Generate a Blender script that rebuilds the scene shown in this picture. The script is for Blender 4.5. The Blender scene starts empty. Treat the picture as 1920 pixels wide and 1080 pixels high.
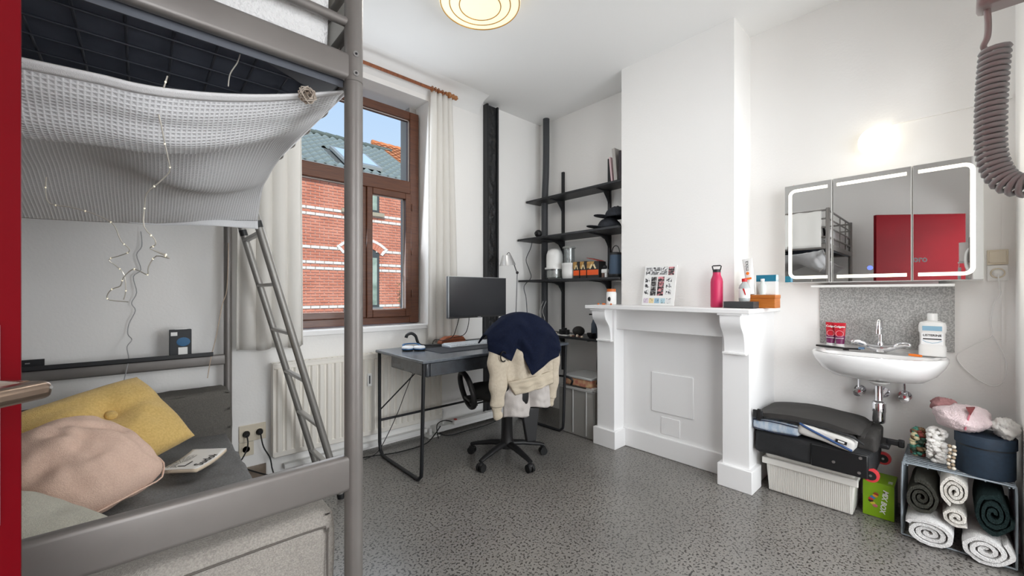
import bpy, bmesh, math, random
from mathutils import Vector, Matrix, noise
random.seed(7)
PI = math.pi
scene = bpy.context.scene
COL = scene.collection

# ------------------------------------------------------------------ camera, world, sun, exposure
cam_d = bpy.data.cameras.new('camera')
cam_d.sensor_width = 36.0
cam_d.lens = 760.0 / 1920.0 * 36.0
cam_d.shift_y = 10.0 / 1920.0
cam_d.clip_start = 0.02
cam_d.clip_end = 200
cam = bpy.data.objects.new('camera', cam_d)
COL.objects.link(cam)
cam.location = (0, 0, 1.2)
cam.rotation_euler = (PI / 2, 0, -math.radians(42.42))
scene.camera = cam

vs = scene.view_settings
vs.view_transform = 'Standard'
vs.look = 'None'
vs.gamma = 1.0
vs.use_curve_mapping = False
vs.exposure = 0.08
try:
    scene.cycles.use_denoising = True
    scene.cycles.max_bounces = 14
    scene.cycles.diffuse_bounces = 10
    scene.cycles.transparent_max_bounces = 12
    scene.cycles.sample_clamp_indirect = 6.0
    scene.cycles.caustics_reflective = False
    scene.cycles.caustics_refractive = False
except Exception:
    pass


def lin(c):
    out = []
    for v in c[:3]:
        v = v / 255.0
        out.append(v / 12.92 if v <= 0.04045 else ((v + 0.055) / 1.055) ** 2.4)
    return (out[0], out[1], out[2], 1.0)


world = bpy.data.worlds.new('sky')
scene.world = world
world.use_nodes = True
wn, wl = world.node_tree.nodes, world.node_tree.links
wn.clear()
w_out = wn.new('ShaderNodeOutputWorld')
w_bg = wn.new('ShaderNodeBackground')
w_tc = wn.new('ShaderNodeTexCoord')
w_sep = wn.new('ShaderNodeSeparateXYZ')
w_ramp = wn.new('ShaderNodeValToRGB')
w_ramp.color_ramp.elements[0].position = 0.0
w_ramp.color_ramp.elements[0].color = lin((222, 236, 250))
w_ramp.color_ramp.elements[1].position = 0.75
w_ramp.color_ramp.elements[1].color = lin((146, 190, 242))
w_noise = wn.new('ShaderNodeTexNoise')
w_noise.inputs['Scale'].default_value = 3.2
w_noise.inputs['Detail'].default_value = 8
w_noise.inputs['Roughness'].default_value = 0.62
w_cr = wn.new('ShaderNodeValToRGB')
w_cr.color_ramp.elements[0].position = 0.56
w_cr.color_ramp.elements[0].color = (0, 0, 0, 1)
w_cr.color_ramp.elements[1].position = 0.72
w_cr.color_ramp.elements[1].color = (1, 1, 1, 1)
w_mix = wn.new('ShaderNodeMixRGB')
w_mix.inputs['Color2'].default_value = (0.95, 0.96, 1.0, 1)
wl.new(w_tc.outputs['Generated'], w_sep.inputs[0])
wl.new(w_sep.outputs['Z'], w_ramp.inputs['Fac'])
wl.new(w_tc.outputs['Generated'], w_noise.inputs['Vector'])
wl.new(w_noise.outputs['Fac'], w_cr.inputs['Fac'])
wl.new(w_cr.outputs['Color'], w_mix.inputs['Fac'])
wl.new(w_ramp.outputs['Color'], w_mix.inputs['Color1'])
wl.new(w_mix.outputs['Color'], w_bg.inputs['Color'])
wl.new(w_bg.outputs['Background'], w_out.inputs['Surface'])
w_bg.inputs['Strength'].default_value = 1.05


def light(name, kind, loc, energy, color=(1, 1, 1), size=None, size_y=None, direction=None):
    d = bpy.data.lights.new(name, kind)
    d.energy = energy
    d.color = color
    if kind == 'AREA':
        d.shape = 'RECTANGLE' if size_y else 'DISK'
        d.size = size
        if size_y:
            d.size_y = size_y
    elif kind == 'POINT':
        d.shadow_soft_size = size or 0.05
    elif kind == 'SUN':
        d.angle = math.radians(0.6)
    o = bpy.data.objects.new(name, d)
    COL.objects.link(o)
    o.location = loc
    if direction:
        o.rotation_euler = Vector(direction).to_track_quat('-Z', 'Y').to_euler()
    return o


light('sun', 'SUN', (0, -6, 12), 3.4, (1.0, 0.95, 0.87), direction=(0.42, 0.80, -0.62))
# daylight entering by the window (sky and sunlit street)
light('window_daylight', 'AREA', (1.29, 3.155, 1.86), 16, (0.90, 0.95, 1.0), 0.98, 1.75, direction=(0.0, -1.0, -0.10))

# fill lights added behind the camera, set at the made-up hallway windows
light('hall_fill', 'AREA', (0, -1.64, 1.45), 50, (0.98, 0.985, 1.0), 1.4, 1.8, direction=(0.05, 1.0, 0.0))
light('hall_fill_wide', 'AREA', (1.85, -1.64, 1.45), 68, (0.97, 0.98, 1.0), 1.6, 1.8, direction=(-0.45, 1.0, 0.06))

# ------------------------------------------------------------------ materials
MATS = {}


def mat(name, col, rough=0.6, metal=0.0, col2=None, nscale=20.0, ncontrast=(0.35, 0.65), bump=None, bscale=60.0,
        spec=0.5, coat=0.0, emit=None, estr=0.0, alpha=None, trans=0.0, sheen=0.0, stretch=None, wave=None):
    if name in MATS:
        return MATS[name]
    m = bpy.data.materials.new(name)
    m.use_nodes = True
    n, l = m.node_tree.nodes, m.node_tree.links
    b = n['Principled BSDF']
    b.inputs['Base Color'].default_value = lin(col)
    b.inputs['Roughness'].default_value = rough
    b.inputs['Metallic'].default_value = metal
    b.inputs['Specular IOR Level'].default_value = spec
    if coat:
        b.inputs['Coat Weight'].default_value = coat
        b.inputs['Coat Roughness'].default_value = 0.1
    if sheen:
        b.inputs['Sheen Weight'].default_value = sheen
    if trans:
        b.inputs['Transmission Weight'].default_value = trans
    if emit:
        b.inputs['Emission Color'].default_value = lin(emit)
        b.inputs['Emission Strength'].default_value = estr
    vec = None
    if col2 or bump:
        tc = n.new('ShaderNodeTexCoord')
        vec = tc.outputs['Object']
        if stretch:
            mp = n.new('ShaderNodeMapping')
            mp.inputs['Scale'].default_value = stretch
            l.new(vec, mp.inputs['Vector'])
            vec = mp.outputs['Vector']
    if col2:
        nz = n.new('ShaderNodeTexNoise')
        nz.inputs['Scale'].default_value = nscale
        nz.inputs['Detail'].default_value = 5
        l.new(vec, nz.inputs['Vector'])
        cr = n.new('ShaderNodeValToRGB')
        cr.color_ramp.elements[0].position = ncontrast[0]
        cr.color_ramp.elements[0].color = lin(col)
        cr.color_ramp.elements[1].position = ncontrast[1]
        cr.color_ramp.elements[1].color = lin(col2)
        l.new(nz.outputs['Fac'], cr.inputs['Fac'])
        l.new(cr.outputs['Color'], b.inputs['Base Color'])
    if bump:
        nb = n.new('ShaderNodeTexNoise')
        nb.inputs['Scale'].default_value = bscale
        nb.inputs['Detail'].default_value = 4
        l.new(vec, nb.inputs['Vector'])
        bp = n.new('ShaderNodeBump')
        bp.inputs['Strength'].default_value = bump
        bp.inputs['Distance'].default_value = 0.01
        l.new(nb.outputs['Fac'], bp.inputs['Height'])
        l.new(bp.outputs['Normal'], b.inputs['Normal'])
    MATS[name] = m
    return m


def glass_mat(name, tint=(1, 1, 1), gloss=0.008):
    if name in MATS:
        return MATS[name]
    m = bpy.data.materials.new(name)
    m.use_nodes = True
    n, l = m.node_tree.nodes, m.node_tree.links
    n.clear()
    o = n.new('ShaderNodeOutputMaterial')
    mx = n.new('ShaderNodeMixShader')
    t = n.new('ShaderNodeBsdfTransparent')
    t.inputs['Color'].default_value = (*tint, 1)
    g = n.new('ShaderNodeBsdfGlossy')
    g.inputs['Roughness'].default_value = 0.02
    mx.inputs[0].default_value = gloss
    l.new(t.outputs[0], mx.inputs[1])
    l.new(g.outputs[0], mx.inputs[2])
    l.new(mx.outputs[0], o.inputs['Surface'])
    MATS[name] = m
    return m


def frost_mat(name, col, see=0.45):
    """milky see-through plastic"""
    m = bpy.data.materials.new(name)
    m.use_nodes = True
    n, l = m.node_tree.nodes, m.node_tree.links
    b = n['Principled BSDF']
    b.inputs['Base Color'].default_value = lin(col)
    b.inputs['Roughness'].default_value = 0.3
    b.inputs['Alpha'].default_value = 1.0 - see
    MATS[name] = m
    return m


def cloth_mat(name, col, transl=0.35, bump=0.2, bscale=350.0, waffle=0.0, freq=100.0):
    """diffuse + translucent fabric, optional waffle weave relief"""
    if name in MATS:
        return MATS[name]
    m = bpy.data.materials.new(name)
    m.use_nodes = True
    n, l = m.node_tree.nodes, m.node_tree.links
    n.clear()
    o = n.new('ShaderNodeOutputMaterial')
    mx = n.new('ShaderNodeMixShader')
    d = n.new('ShaderNodeBsdfDiffuse')
    t = n.new('ShaderNodeBsdfTranslucent')
    d.inputs['Color'].default_value = lin(col)
    t.inputs['Color'].default_value = lin(col)
    mx.inputs[0].default_value = transl
    l.new(d.outputs[0], mx.inputs[1])
    l.new(t.outputs[0], mx.inputs[2])
    l.new(mx.outputs[0], o.inputs['Surface'])
    tc = n.new('ShaderNodeTexCoord')
    bp = n.new('ShaderNodeBump')
    if waffle:
        sep = n.new('ShaderNodeSeparateXYZ')
        l.new(tc.outputs['UV'], sep.inputs[0])
        outs = []
        for ax in ('X', 'Y'):
            mu = n.new('ShaderNodeMath')
            mu.operation = 'MULTIPLY'
            mu.inputs[1].default_value = freq
            l.new(sep.outputs[ax], mu.inputs[0])
            si = n.new('ShaderNodeMath')
            si.operation = 'SINE'
            l.new(mu.outputs[0], si.inputs[0])
            outs.append(si)
        mm = n.new('ShaderNodeMath')
        mm.operation = 'MAXIMUM'
        l.new(outs[0].outputs[0], mm.inputs[0])
        l.new(outs[1].outputs[0], mm.inputs[1])
        l.new(mm.outputs[0], bp.inputs['Height'])
        bp.inputs['Strength'].default_value = waffle
        bp.inputs['Distance'].default_value = 0.004
        cr = n.new('ShaderNodeValToRGB')
        cr.color_ramp.elements[0].position = 0.0
        cr.color_ramp.elements[0].color = lin([c * 0.90 for c in col])
        cr.color_ramp.elements[1].position = 0.6
        cr.color_ramp.elements[1].color = lin(col)
        l.new(mm.outputs[0], cr.inputs['Fac'])
        l.new(cr.outputs['Color'], d.inputs['Color'])
    else:
        nb = n.new('ShaderNodeTexNoise')
        nb.inputs['Scale'].default_value = bscale
        l.new(tc.outputs['Object'], nb.inputs['Vector'])
        l.new(nb.outputs['Fac'], bp.inputs['Height'])
        bp.inputs['Strength'].default_value = bump
        bp.inputs['Distance'].default_value = 0.004
    l.new(bp.outputs['Normal'], d.inputs['Normal'])
    MATS[name] = m
    return m


def floor_mat():
    m = bpy.data.materials.new('speckled_linoleum')
    m.use_nodes = True
    n, l = m.node_tree.nodes, m.node_tree.links
    b = n['Principled BSDF']
    tc = n.new('ShaderNodeTexCoord')
    n1 = n.new('ShaderNodeTexNoise')
    n1.inputs['Scale'].default_value = 2.2
    n1.inputs['Detail'].default_value = 3
    r1 = n.new('ShaderNodeValToRGB')
    r1.color_ramp.elements[0].position = 0.3
    r1.color_ramp.elements[0].color = lin((120, 117, 113))
    r1.color_ramp.elements[1].position = 0.7
    r1.color_ramp.elements[1].color = lin((135, 132, 127))
    n2 = n.new('ShaderNodeTexNoise')
    n2.inputs['Scale'].default_value = 84
    n2.inputs['Detail'].default_value = 2.5
    n2.inputs['Roughness'].default_value = 0.55
    r2 = n.new('ShaderNodeValToRGB')
    r2.color_ramp.elements[0].position = 0.545
    r2.color_ramp.elements[0].color = (0, 0, 0, 1)
    r2.color_ramp.elements[1].position = 0.585
    r2.color_ramp.elements[1].color = (1, 1, 1, 1)
    n3 = n.new('ShaderNodeTexNoise')
    n3.inputs['Scale'].default_value = 150
    n3.inputs['Detail'].default_value = 2
    r3 = n.new('ShaderNodeValToRGB')
    r3.color_ramp.elements[0].position = 0.62
    r3.color_ramp.elements[0].color = (0, 0, 0, 1)
    r3.color_ramp.elements[1].position = 0.68
    r3.color_ramp.elements[1].color = (1, 1, 1, 1)
    m1 = n.new('ShaderNodeMixRGB')
    m1.inputs['Color2'].default_value = lin((60, 57, 55))
    m2 = n.new('ShaderNodeMixRGB')
    m2.inputs['Color2'].default_value = lin((138, 136, 136))
    for q in (n1, n2, n3):
        l.new(tc.outputs['Object'], q.inputs['Vector'])
    l.new(n1.outputs['Fac'], r1.inputs['Fac'])
    l.new(n2.outputs['Fac'], r2.inputs['Fac'])
    l.new(n3.outputs['Fac'], r3.inputs['Fac'])
    l.new(r1.outputs['Color'], m1.inputs['Color1'])
    l.new(r2.outputs['Color'], m1.inputs['Fac'])
    l.new(m1.outputs['Color'], m2.inputs['Color1'])
    l.new(r3.outputs['Color'], m2.inputs['Fac'])
    l.new(m2.outputs['Color'], b.inputs['Base Color'])
    b.inputs['Roughness'].default_value = 0.29
    b.inputs['Specular IOR Level'].default_value = 0.6
    bp = n.new('ShaderNodeBump')
    bp.inputs['Strength'].default_value = 0.06
    bp.inputs['Distance'].default_value = 0.004
    l.new(n2.outputs['Fac'], bp.inputs['Height'])
    l.new(bp.outputs['Normal'], b.inputs['Normal'])
    return m


M_wall = mat('wall_plaster', (243, 242, 240), 0.9, bump=0.10, bscale=70, spec=0.2)
M_ceil = mat('ceiling_paint', (238, 238, 237), 0.95, spec=0.1)
M_trim = mat('white_gloss_paint', (240, 240, 240), 0.45, bump=0.05, bscale=18, spec=0.4)
M_white = mat('white_plastic', (236, 236, 234), 0.4)
M_cream = mat('cream_plastic', (222, 212, 192), 0.45)
M_floor = floor_mat()
M_wood_win = mat('mahogany_frame', (78, 42, 24), 0.45, col2=(98, 56, 33), nscale=9, stretch=(1, 1, 14), coat=0.2)
M_bed = mat('silver_grey_steel', (128, 124, 121), 0.40, metal=0.35, col2=(120, 116, 113), nscale=6, spec=0.5)
M_black = mat('black_metal', (30, 31, 34), 0.45, spec=0.45)
M_dkgrey = mat('dark_grey_paint', (62, 64, 68), 0.55)
M_blackpl = mat('black_plastic', (24, 24, 26), 0.5)
M_rubber = mat('black_rubber', (18, 18, 19), 0.7)
M_chrome = mat('chrome', (225, 225, 228), 0.08, metal=1.0)
M_steel = mat('brushed_steel', (190, 190, 190), 0.3, metal=1.0)
M_glass = glass_mat('window_glass', (0.97, 0.985, 0.98), 0.0)
M_clear = glass_mat('clear_plastic', (0.86, 0.88, 0.88), 0.10)
M_red = mat('red_door_paint', (114, 0, 15), 0.5, col2=(106, 0, 13), nscale=3, spec=0.12)
M_orange = mat('orange_plastic', (240, 120, 20), 0.5)

# ------------------------------------------------------------------ mesh helpers


class MB:
    def __init__(s, M=None):
        s.v, s.f, s.uv = [], [], None
        s.M = M or Matrix()

    def add(s, vs_, fs_):
        o = len(s.v)
        M_ = s.M
        s.v += [M_ @ Vector(p) for p in vs_]
        s.f += [tuple(i + o for i in f) for f in fs_]
        return s

    def box(s, x0, x1, y0, y1, z0, z1):
        if x0 > x1: x0, x1 = x1, x0
        if y0 > y1: y0, y1 = y1, y0
        if z0 > z1: z0, z1 = z1, z0
        return s.add([(x0, y0, z0), (x1, y0, z0), (x1, y1, z0), (x0, y1, z0), (x0, y0, z1), (x1, y0, z1), (x1, y1, z1), (x0, y1, z1)],
                     [(3, 2, 1, 0), (4, 5, 6, 7), (0, 1, 5, 4), (1, 2, 6, 5), (2, 3, 7, 6), (3, 0, 4, 7)])

    def prism(s, poly, axis, a, b):
        """poly is (y,z) for axis x, (x,z) for axis y, (x,y) for axis z"""
        n = len(poly)
        mk = {'x': lambda p, t: (t, p[0], p[1]), 'y': lambda p, t: (p[0], t, p[1]), 'z': lambda p, t: (p[0], p[1], t)}[axis]
        vs_ = [mk(p, a) for p in poly] + [mk(p, b) for p in poly]
        fs_ = [tuple(range(n - 1, -1, -1)), tuple(range(n, 2 * n))]
        fs_ += [(i, (i + 1) % n, (i + 1) % n + n, i + n) for i in range(n)]
        return s.add(vs_, fs_)

    def tube(s, pts, r, n=8, closed=False, caps=True, flat=1.0):
        P = [Vector(p) for p in pts]
        m = len(P)
        rs = r if isinstance(r, (list, tuple)) else [r] * m
        vs_, fs_ = [], []
        up = None
        for i in range(m):
            if closed:
                t = P[(i + 1) % m] - P[(i - 1) % m]
            else:
                t = P[min(i + 1, m - 1)] - P[max(i - 1, 0)]
            if t.length < 1e-9: t = Vector((0, 0, 1))
            t.normalize()
            if up is None:
                up = Vector((0, 0, 1)) if abs(t.z) < 0.9 else Vector((0, 1, 0))
            x = t.cross(up)
            if x.length < 1e-6:
                x = t.orthogonal()
            x.normalize()
            y = x.cross(t).normalized()
            up = y
            for k in range(n):
                a = 2 * PI * k / n
                vs_.append(P[i] + x * (math.cos(a) * rs[i]) + y * (math.sin(a) * rs[i] * flat))
        for i in range(m if closed else m - 1):
            j = (i + 1) % m
            for k in range(n):
                k2 = (k + 1) % n
                fs_.append((i * n + k, i * n + k2, j * n + k2, j * n + k))
        if caps and not closed:
            fs_.append(tuple(range(n - 1, -1, -1)))
            fs_.append(tuple(range((m - 1) * n, m * n)))
        return s.add(vs_, fs_)

    def cyl(s, p0, p1, r, n=16, r1=None):
        return s.tube([p0, p1], [r, r if r1 is None else r1], n)

    def lathe(s, prof, c=(0, 0, 0), n=24, axis='z', sx=1.0, sy=1.0):
        vs_, fs_ = [], []
        mk = {'z': lambda x, y, h: (c[0] + x, c[1] + y, c[2] + h), 'x': lambda x, y, h: (c[0] + h, c[1] + x, c[2] + y),
              'y': lambda x, y, h: (c[0] + y, c[1] + h, c[2] + x)}[axis]
        m = len(prof)
        for (r, h) in prof:
            for k in range(n):
                a = 2 * PI * k / n
                vs_.append(mk(r * math.cos(a) * sx, r * math.sin(a) * sy, h))
        for i in range(m - 1):
            for k in range(n):
                k2 = (k + 1) % n
                fs_.append((i * n + k, i * n + k2, (i + 1) * n + k2, (i + 1) * n + k))
        fs_.append(tuple(range(n - 1, -1, -1)))
        fs_.append(tuple(range((m - 1) * n, m * n)))
        return s.add(vs_, fs_)

    def surf(s, fn, nu, nv, wrapu=False, flip=False):
        vs_ = [fn(i / nu, j / nv) for j in range(nv + 1) for i in range(nu + (0 if wrapu else 1))]
        w = nu if wrapu else nu + 1
        fs_ = []
        for j in range(nv):
            for i in range(nu):
                i2 = (i + 1) % w if wrapu else i + 1
                q = (j * w + i, j * w + i2, (j + 1) * w + i2, (j + 1) * w + i)
                fs_.append(q[::-1] if flip else q)
        if s.uv is None and not wrapu:
            s.uv = [(i / nu, j / nv) for j in range(nv + 1) for i in range(nu + 1)]
        return s.add(vs_, fs_)

    def ell(s, c, r, nu=16, nv=10, disp=None):
        if not isinstance(r, (tuple, list)): r = (r, r, r)
        vs_, fs_ = [], []
        for j in range(1, nv):
            p = PI * j / nv
            for i in range(nu):
                a = 2 * PI * i / nu
                d = Vector((math.sin(p) * math.cos(a), math.sin(p) * math.sin(a), math.cos(p)))
                k = 1.0 + (disp(d) if disp else 0)
                vs_.append((c[0] + d.x * r[0] * k, c[1] + d.y * r[1] * k, c[2] + d.z * r[2] * k))
        kt = 1.0 + (disp(Vector((0, 0, 1))) if disp else 0)
        kb = 1.0 + (disp(Vector((0, 0, -1))) if disp else 0)
        vs_ += [(c[0], c[1], c[2] + r[2] * kt), (c[0], c[1], c[2] - r[2] * kb)]
        T, B = len(vs_) - 2, len(vs_) - 1
        for j in range(nv - 2):
            for i in range(nu):
                i2 = (i + 1) % nu
                fs_.append((j * nu + i, (j + 1) * nu + i, (j + 1) * nu + i2, j * nu + i2))
        for i in range(nu):
            i2 = (i + 1) % nu
            fs_.append((T, i, i2))
            fs_.append((B, (nv - 2) * nu + i2, (nv - 2) * nu + i))
        return s.add(vs_, fs_)

    def pillow(s, w, h, t, n=26, seed=0, pinch=0.07, wr=0.012, rnd=0.22):
        """a stuffed cushion in local x (width), y (height), z (thickness)"""
        vs_, fs_ = [], []
        for side in (1, -1):
            for j in range(n + 1):
                for i in range(n + 1):
                    u, v = -1 + 2 * i / n, -1 + 2 * j / n
                    x = w / 2 * u * (1 - pinch * (1 - v * v) * abs(u))
                    y = h / 2 * v * (1 - pinch * (1 - u * u) * abs(v))
                    x *= math.sqrt(1 - rnd * v * v * u * u)
                    y *= math.sqrt(1 - rnd * u * u * v * v)
                    e = max(0.0, (1 - abs(u) ** 2.4) * (1 - abs(v) ** 2.4)) ** 0.5
                    nz = noise.noise(Vector((u * 1.7 + seed, v * 1.7, side * 3.1))) * wr * 1.6 + noise.noise(Vector((u * 4 + seed, v * 4, side))) * wr
                    vs_.append((x, y, side * (t / 2 * e) + nz * e))
        N = (n + 1) * (n + 1)
        for k in (0, 1):
            for j in range(n):
                for i in range(n):
                    a = k * N + j * (n + 1) + i
                    q = (a, a + 1, a + n + 2, a + n + 1)
                    fs_.append(q if k == 0 else q[::-1])
        return s.add(vs_, fs_)


def Wmat(o):
    b = o.matrix_basis.copy()
    if o.parent:
        return Wmat(o.parent) @ o.matrix_parent_inverse @ b
    return b


def build(mb, name, material, parent=None, bevel=0.0, smooth=35, solid=0.0, sub=0, segs=2, weld=False):
    me = bpy.data.meshes.new(name)
    verts = [tuple(v) for v in mb.v]
    off = Vector((0, 0, 0))
    if parent is None and verts:
        xs = [v[0] for v in verts]; ys = [v[1] for v in verts]; zs = [v[2] for v in verts]
        off = Vector(((min(xs) + max(xs)) / 2, (min(ys) + max(ys)) / 2, min(zs)))
        verts = [(v[0] - off.x, v[1] - off.y, v[2] - off.z) for v in verts]
    me.from_pydata(verts, [], mb.f)
    me.validate()
    if mb.uv is not None and len(mb.uv) == len(verts):
        uvl = me.uv_layers.new(name='UVMap')
        for lp in me.loops:
            uvl.data[lp.index].uv = mb.uv[lp.vertex_index]
    if weld or True:
        bm = bmesh.new()
        bm.from_mesh(me)
        if weld:
            bmesh.ops.remove_doubles(bm, verts=bm.verts, dist=1e-5)
        bmesh.ops.recalc_face_normals(bm, faces=bm.faces)
        bm.to_mesh(me)
        bm.free()
    if smooth:
        for p in me.polygons:
            p.use_smooth = True
        me.set_sharp_from_angle(angle=math.radians(smooth))
    me.materials.append(material)
    o = bpy.data.objects.new(name, me)
    COL.objects.link(o)
    o.location = off
    if parent is not None:
        o.parent = parent
        o.matrix_parent_inverse = Wmat(parent).inverted()
    if solid:
        md = o.modifiers.new('thickness', 'SOLIDIFY')
        md.thickness = solid
        md.offset = 0
    if bevel:
        md = o.modifiers.new('bevel', 'BEVEL')
        md.width = bevel
        md.segments = segs
        md.limit_method = 'ANGLE'
        md.angle_limit = math.radians(40)
    if sub:
        md = o.modifiers.new('subdivision', 'SUBSURF')
        md.levels = sub
        md.render_levels = sub
    return o


def tag(o, label, cat, group=None):
    o['label'] = label
    o['category'] = cat
    if group: o['group'] = group
    return o


def thing(name, label, cat, loc, group=None):
    o = bpy.data.objects.new(name, None)
    o.empty_display_size = 0.05
    COL.objects.link(o)
    o.location = loc
    return tag(o, label, cat, group)


def struct(o):
    o['kind'] = 'structure'
    return o


def copy_tree(src, delta, label=None):
    """copy of a thing and its parts and sub-parts, moved by delta"""
    r = src.copy()
    COL.objects.link(r)
    r.location = src.location + Vector(delta)
    if label: r['label'] = label
    for ch in list(src.children):
        c = ch.copy()
        COL.objects.link(c)
        c.parent = r
        c.matrix_parent_inverse = ch.matrix_parent_inverse.copy()
        for g in list(ch.children):
            d = g.copy()
            COL.objects.link(d)
            d.parent = c
            d.matrix_parent_inverse = g.matrix_parent_inverse.copy()
    return r


def text(body, name, material, M, size, parent, extrude=0.0004, align='CENTER', bold=False, shear=0.0):
    """flat lettering: local x right, y up, z out of the surface"""
    cu = bpy.data.curves.new(name, 'FONT')
    cu.body = body
    cu.size = size
    cu.extrude = extrude
    cu.align_x = align
    cu.align_y = 'CENTER'
    cu.shear = shear
    if bold: cu.offset = size * 0.03
    cu.resolution_u = 3
    tmp = bpy.data.objects.new(name + '_tmp', cu)
    COL.objects.link(tmp)
    dg = bpy.context.evaluated_depsgraph_get()
    me = bpy.data.meshes.new_from_object(tmp.evaluated_get(dg))
    bpy.data.objects.remove(tmp)
    bpy.data.curves.remove(cu)
    me.name = name
    me.transform(M)
    me.materials.clear()
    me.materials.append(material)
    o = bpy.data.objects.new(name, me)
    COL.objects.link(o)
    o.parent = parent
    o.matrix_parent_inverse = Wmat(parent).inverted()
    return o


def frame(origin, xdir, ydir):
    """matrix with local x along xdir, y along ydir, z = x cross y"""
    x = Vector(xdir).normalized()
    y = Vector(ydir)
    y = (y - x * y.dot(x)).normalized()
    z = x.cross(y)
    M_ = Matrix((x, y, z)).transposed().to_4x4()
    M_.translation = Vector(origin)
    return M_


def smoothpts(pts, k=5):
    """Catmull-Rom through points"""
    P = [Vector(p) for p in pts]
    out = []
    for i in range(len(P) - 1):
        p0, p1, p2, p3 = P[max(i - 1, 0)], P[i], P[i + 1], P[min(i + 2, len(P) - 1)]
        for j in range(k):
            t = j / k
            out.append(0.5 * ((2 * p1) + (p2 - p0) * t + (2 * p0 - 5 * p1 + 4 * p2 - p3) * t * t + (3 * p1 - p0 - 3 * p2 + p3) * t ** 3))
    out.append(P[-1])
    return out


def cable(name, pts, r, material, label, cat='cable', k=5, n=6):
    return tag(build(MB().tube(smoothpts(pts, k), r, n), name, material), label, cat)


# ------------------------------------------------------------------ room shell
XW, YW, HC = 3.2, 3.05, 3.02      # right wall, window wall, ceiling
XL, YS = -1.15, -0.2              # left wall, door wall

struct(build(MB().box(XL - .2, XW + .15, -1.75, YW + .1, -.12, 0), 'floor', M_floor))
struct(build(MB().box(XL - .2, XW + .15, YS - .15, YW + .42, HC, HC + .12), 'ceiling', M_ceil))
b = MB()
WX0, WX1, WZ0, WZ1 = 0.74, 1.815, 0.932, 2.848
b.box(XL - .2, WX0, YW, YW + .40, 0, HC).box(WX1, XW + .15, YW, YW + .40, 0, HC)
b.box(WX0, WX1, YW, YW + .40, WZ1, HC).box(WX0, WX1, YW, YW + .40, -.02, WZ0)
struct(build(b, 'wall_window_side', M_wall, smooth=0))
struct(build(MB().box(XW, XW + .15, YS - .15, YW, 0, HC), 'wall_right', M_wall))
struct(build(MB().box(XL - .15, XL, YS - .15, YW, 0, HC), 'wall_left', M_wall))
b = MB().box(XL, -.80, YS - .15, YS, 0, HC).box(.20, .95, YS - .15, YS, 0, HC).box(2.72, XW, YS - .15, YS, 0, HC).box(.95, 2.72, YS - .15, YS, 2.35, HC).box(-.80, .20, YS - .15, YS, 2.12, HC)  # wide opening on the right added to let hallway fill light through
b.box(.24, .80, YS, -.102, 0, HC)
struct(build(b, 'wall_door_side', M_wall, smooth=0))
# hallway behind the open door
b = MB().box(XL - .15, -.75, -1.75, -1.65, 0, 2.7).box(.75, .98, -1.75, -1.65, 0, 2.7).box(2.72, XW + .15, -1.75, -1.65, 0, 2.7).box(.98, 2.72, -1.75, -1.65, 0, .5).box(.98, 2.72, -1.75, -1.65, 2.4, 2.7).box(-.75, .75, -1.75, -1.65, 0, .5).box(-.75, .75, -1.75, -1.65, 2.4, 2.7).box(XL - .25, XL - .15, -1.75, YS - .15, 0, 2.7).box(XW, XW + .15, -1.65, YS - .15, 0, 2.7)
struct(build(b, 'wall_hallway', M_wall, smooth=0))
struct(build(MB().box(XL - .25, XW + .15, -7.0, YS - .15, 2.7, 2.8), 'ceiling_hallway_sun_block', M_ceil))  # hallway ceiling, lengthened outside as an unseen block against the sun
for wi, (wx0, wx1) in enumerate(((-.75, .75), (.98, 2.72))):  # hallway windows added out of view to go with the fill lights
  w2 = bpy.data.objects.new('window_%d' % (wi + 2), None)
  COL.objects.link(w2)
  w2.location = ((wx0 + wx1) / 2, -1.7, .5)
  w2['label'] = 'white framed hallway window added behind the camera for fill light, the %s one' % ('narrower', 'wider')[wi]
  w2['category'] = 'window'
  struct(w2)
  wm = (wx0 + wx1) / 2
  build(MB().box(wx0, wx0 + .06, -1.72, -1.66, .5, 2.4).box(wx1 - .06, wx1, -1.72, -1.66, .5, 2.4).box(wx0 + .06, wx1 - .06, -1.72, -1.66, .5, .56).box(wx0 + .06, wx1 - .06, -1.72, -1.66, 2.34, 2.4).box(wm - .03, wm + .03, -1.72, -1.66, .56, 2.34), 'frame', M_trim, w2)
  for (p0, p1) in ((wx0 + .06, wm - .03), (wm + .03, wx1 - .06)):
    build(MB().box(p0, p1, -1.695, -1.69, .56, 2.34), 'pane', M_glass, w2)
# chimney breast
struct(build(MB().box(2.885, XW, .985, 1.835, 0, HC), 'wall_chimney_breast', M_wall))
# soft cove between window wall and ceiling (old plaster)
poly = [(YW, HC), (YW - .16, HC), (YW - .09, HC - .02), (YW - .03, HC - .06), (YW, HC - .13)]
struct(build(MB().prism(poly, 'x', XL, 2.36), 'trim_1', M_ceil))
# window sill
struct(build(MB().box(WX0, WX1, YW - .02, YW + .22, WZ0 - .03, WZ0 + .006), 'trim_2', M_trim, bevel=.004))
# wall panel ledge and strip right of the wall lamp
struct(build(MB().box(XW - .012, XW, -.19, .24, 2.17, 2.186).box(XW - .006, XW, -.165, -.155, .6, 2.17), 'trim_3', M_wall))
struct(build(MB().box(2.98, XW, YS, YS + .012, 0, .10), 'baseboard_right', M_trim))
struct(build(MB().box(XL, .60, YW - .012, YW, 0, .09), 'baseboard_window_side', mat('worn_skirting', (120, 105, 90), .7, col2=(160, 150, 138), nscale=8)))

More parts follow.
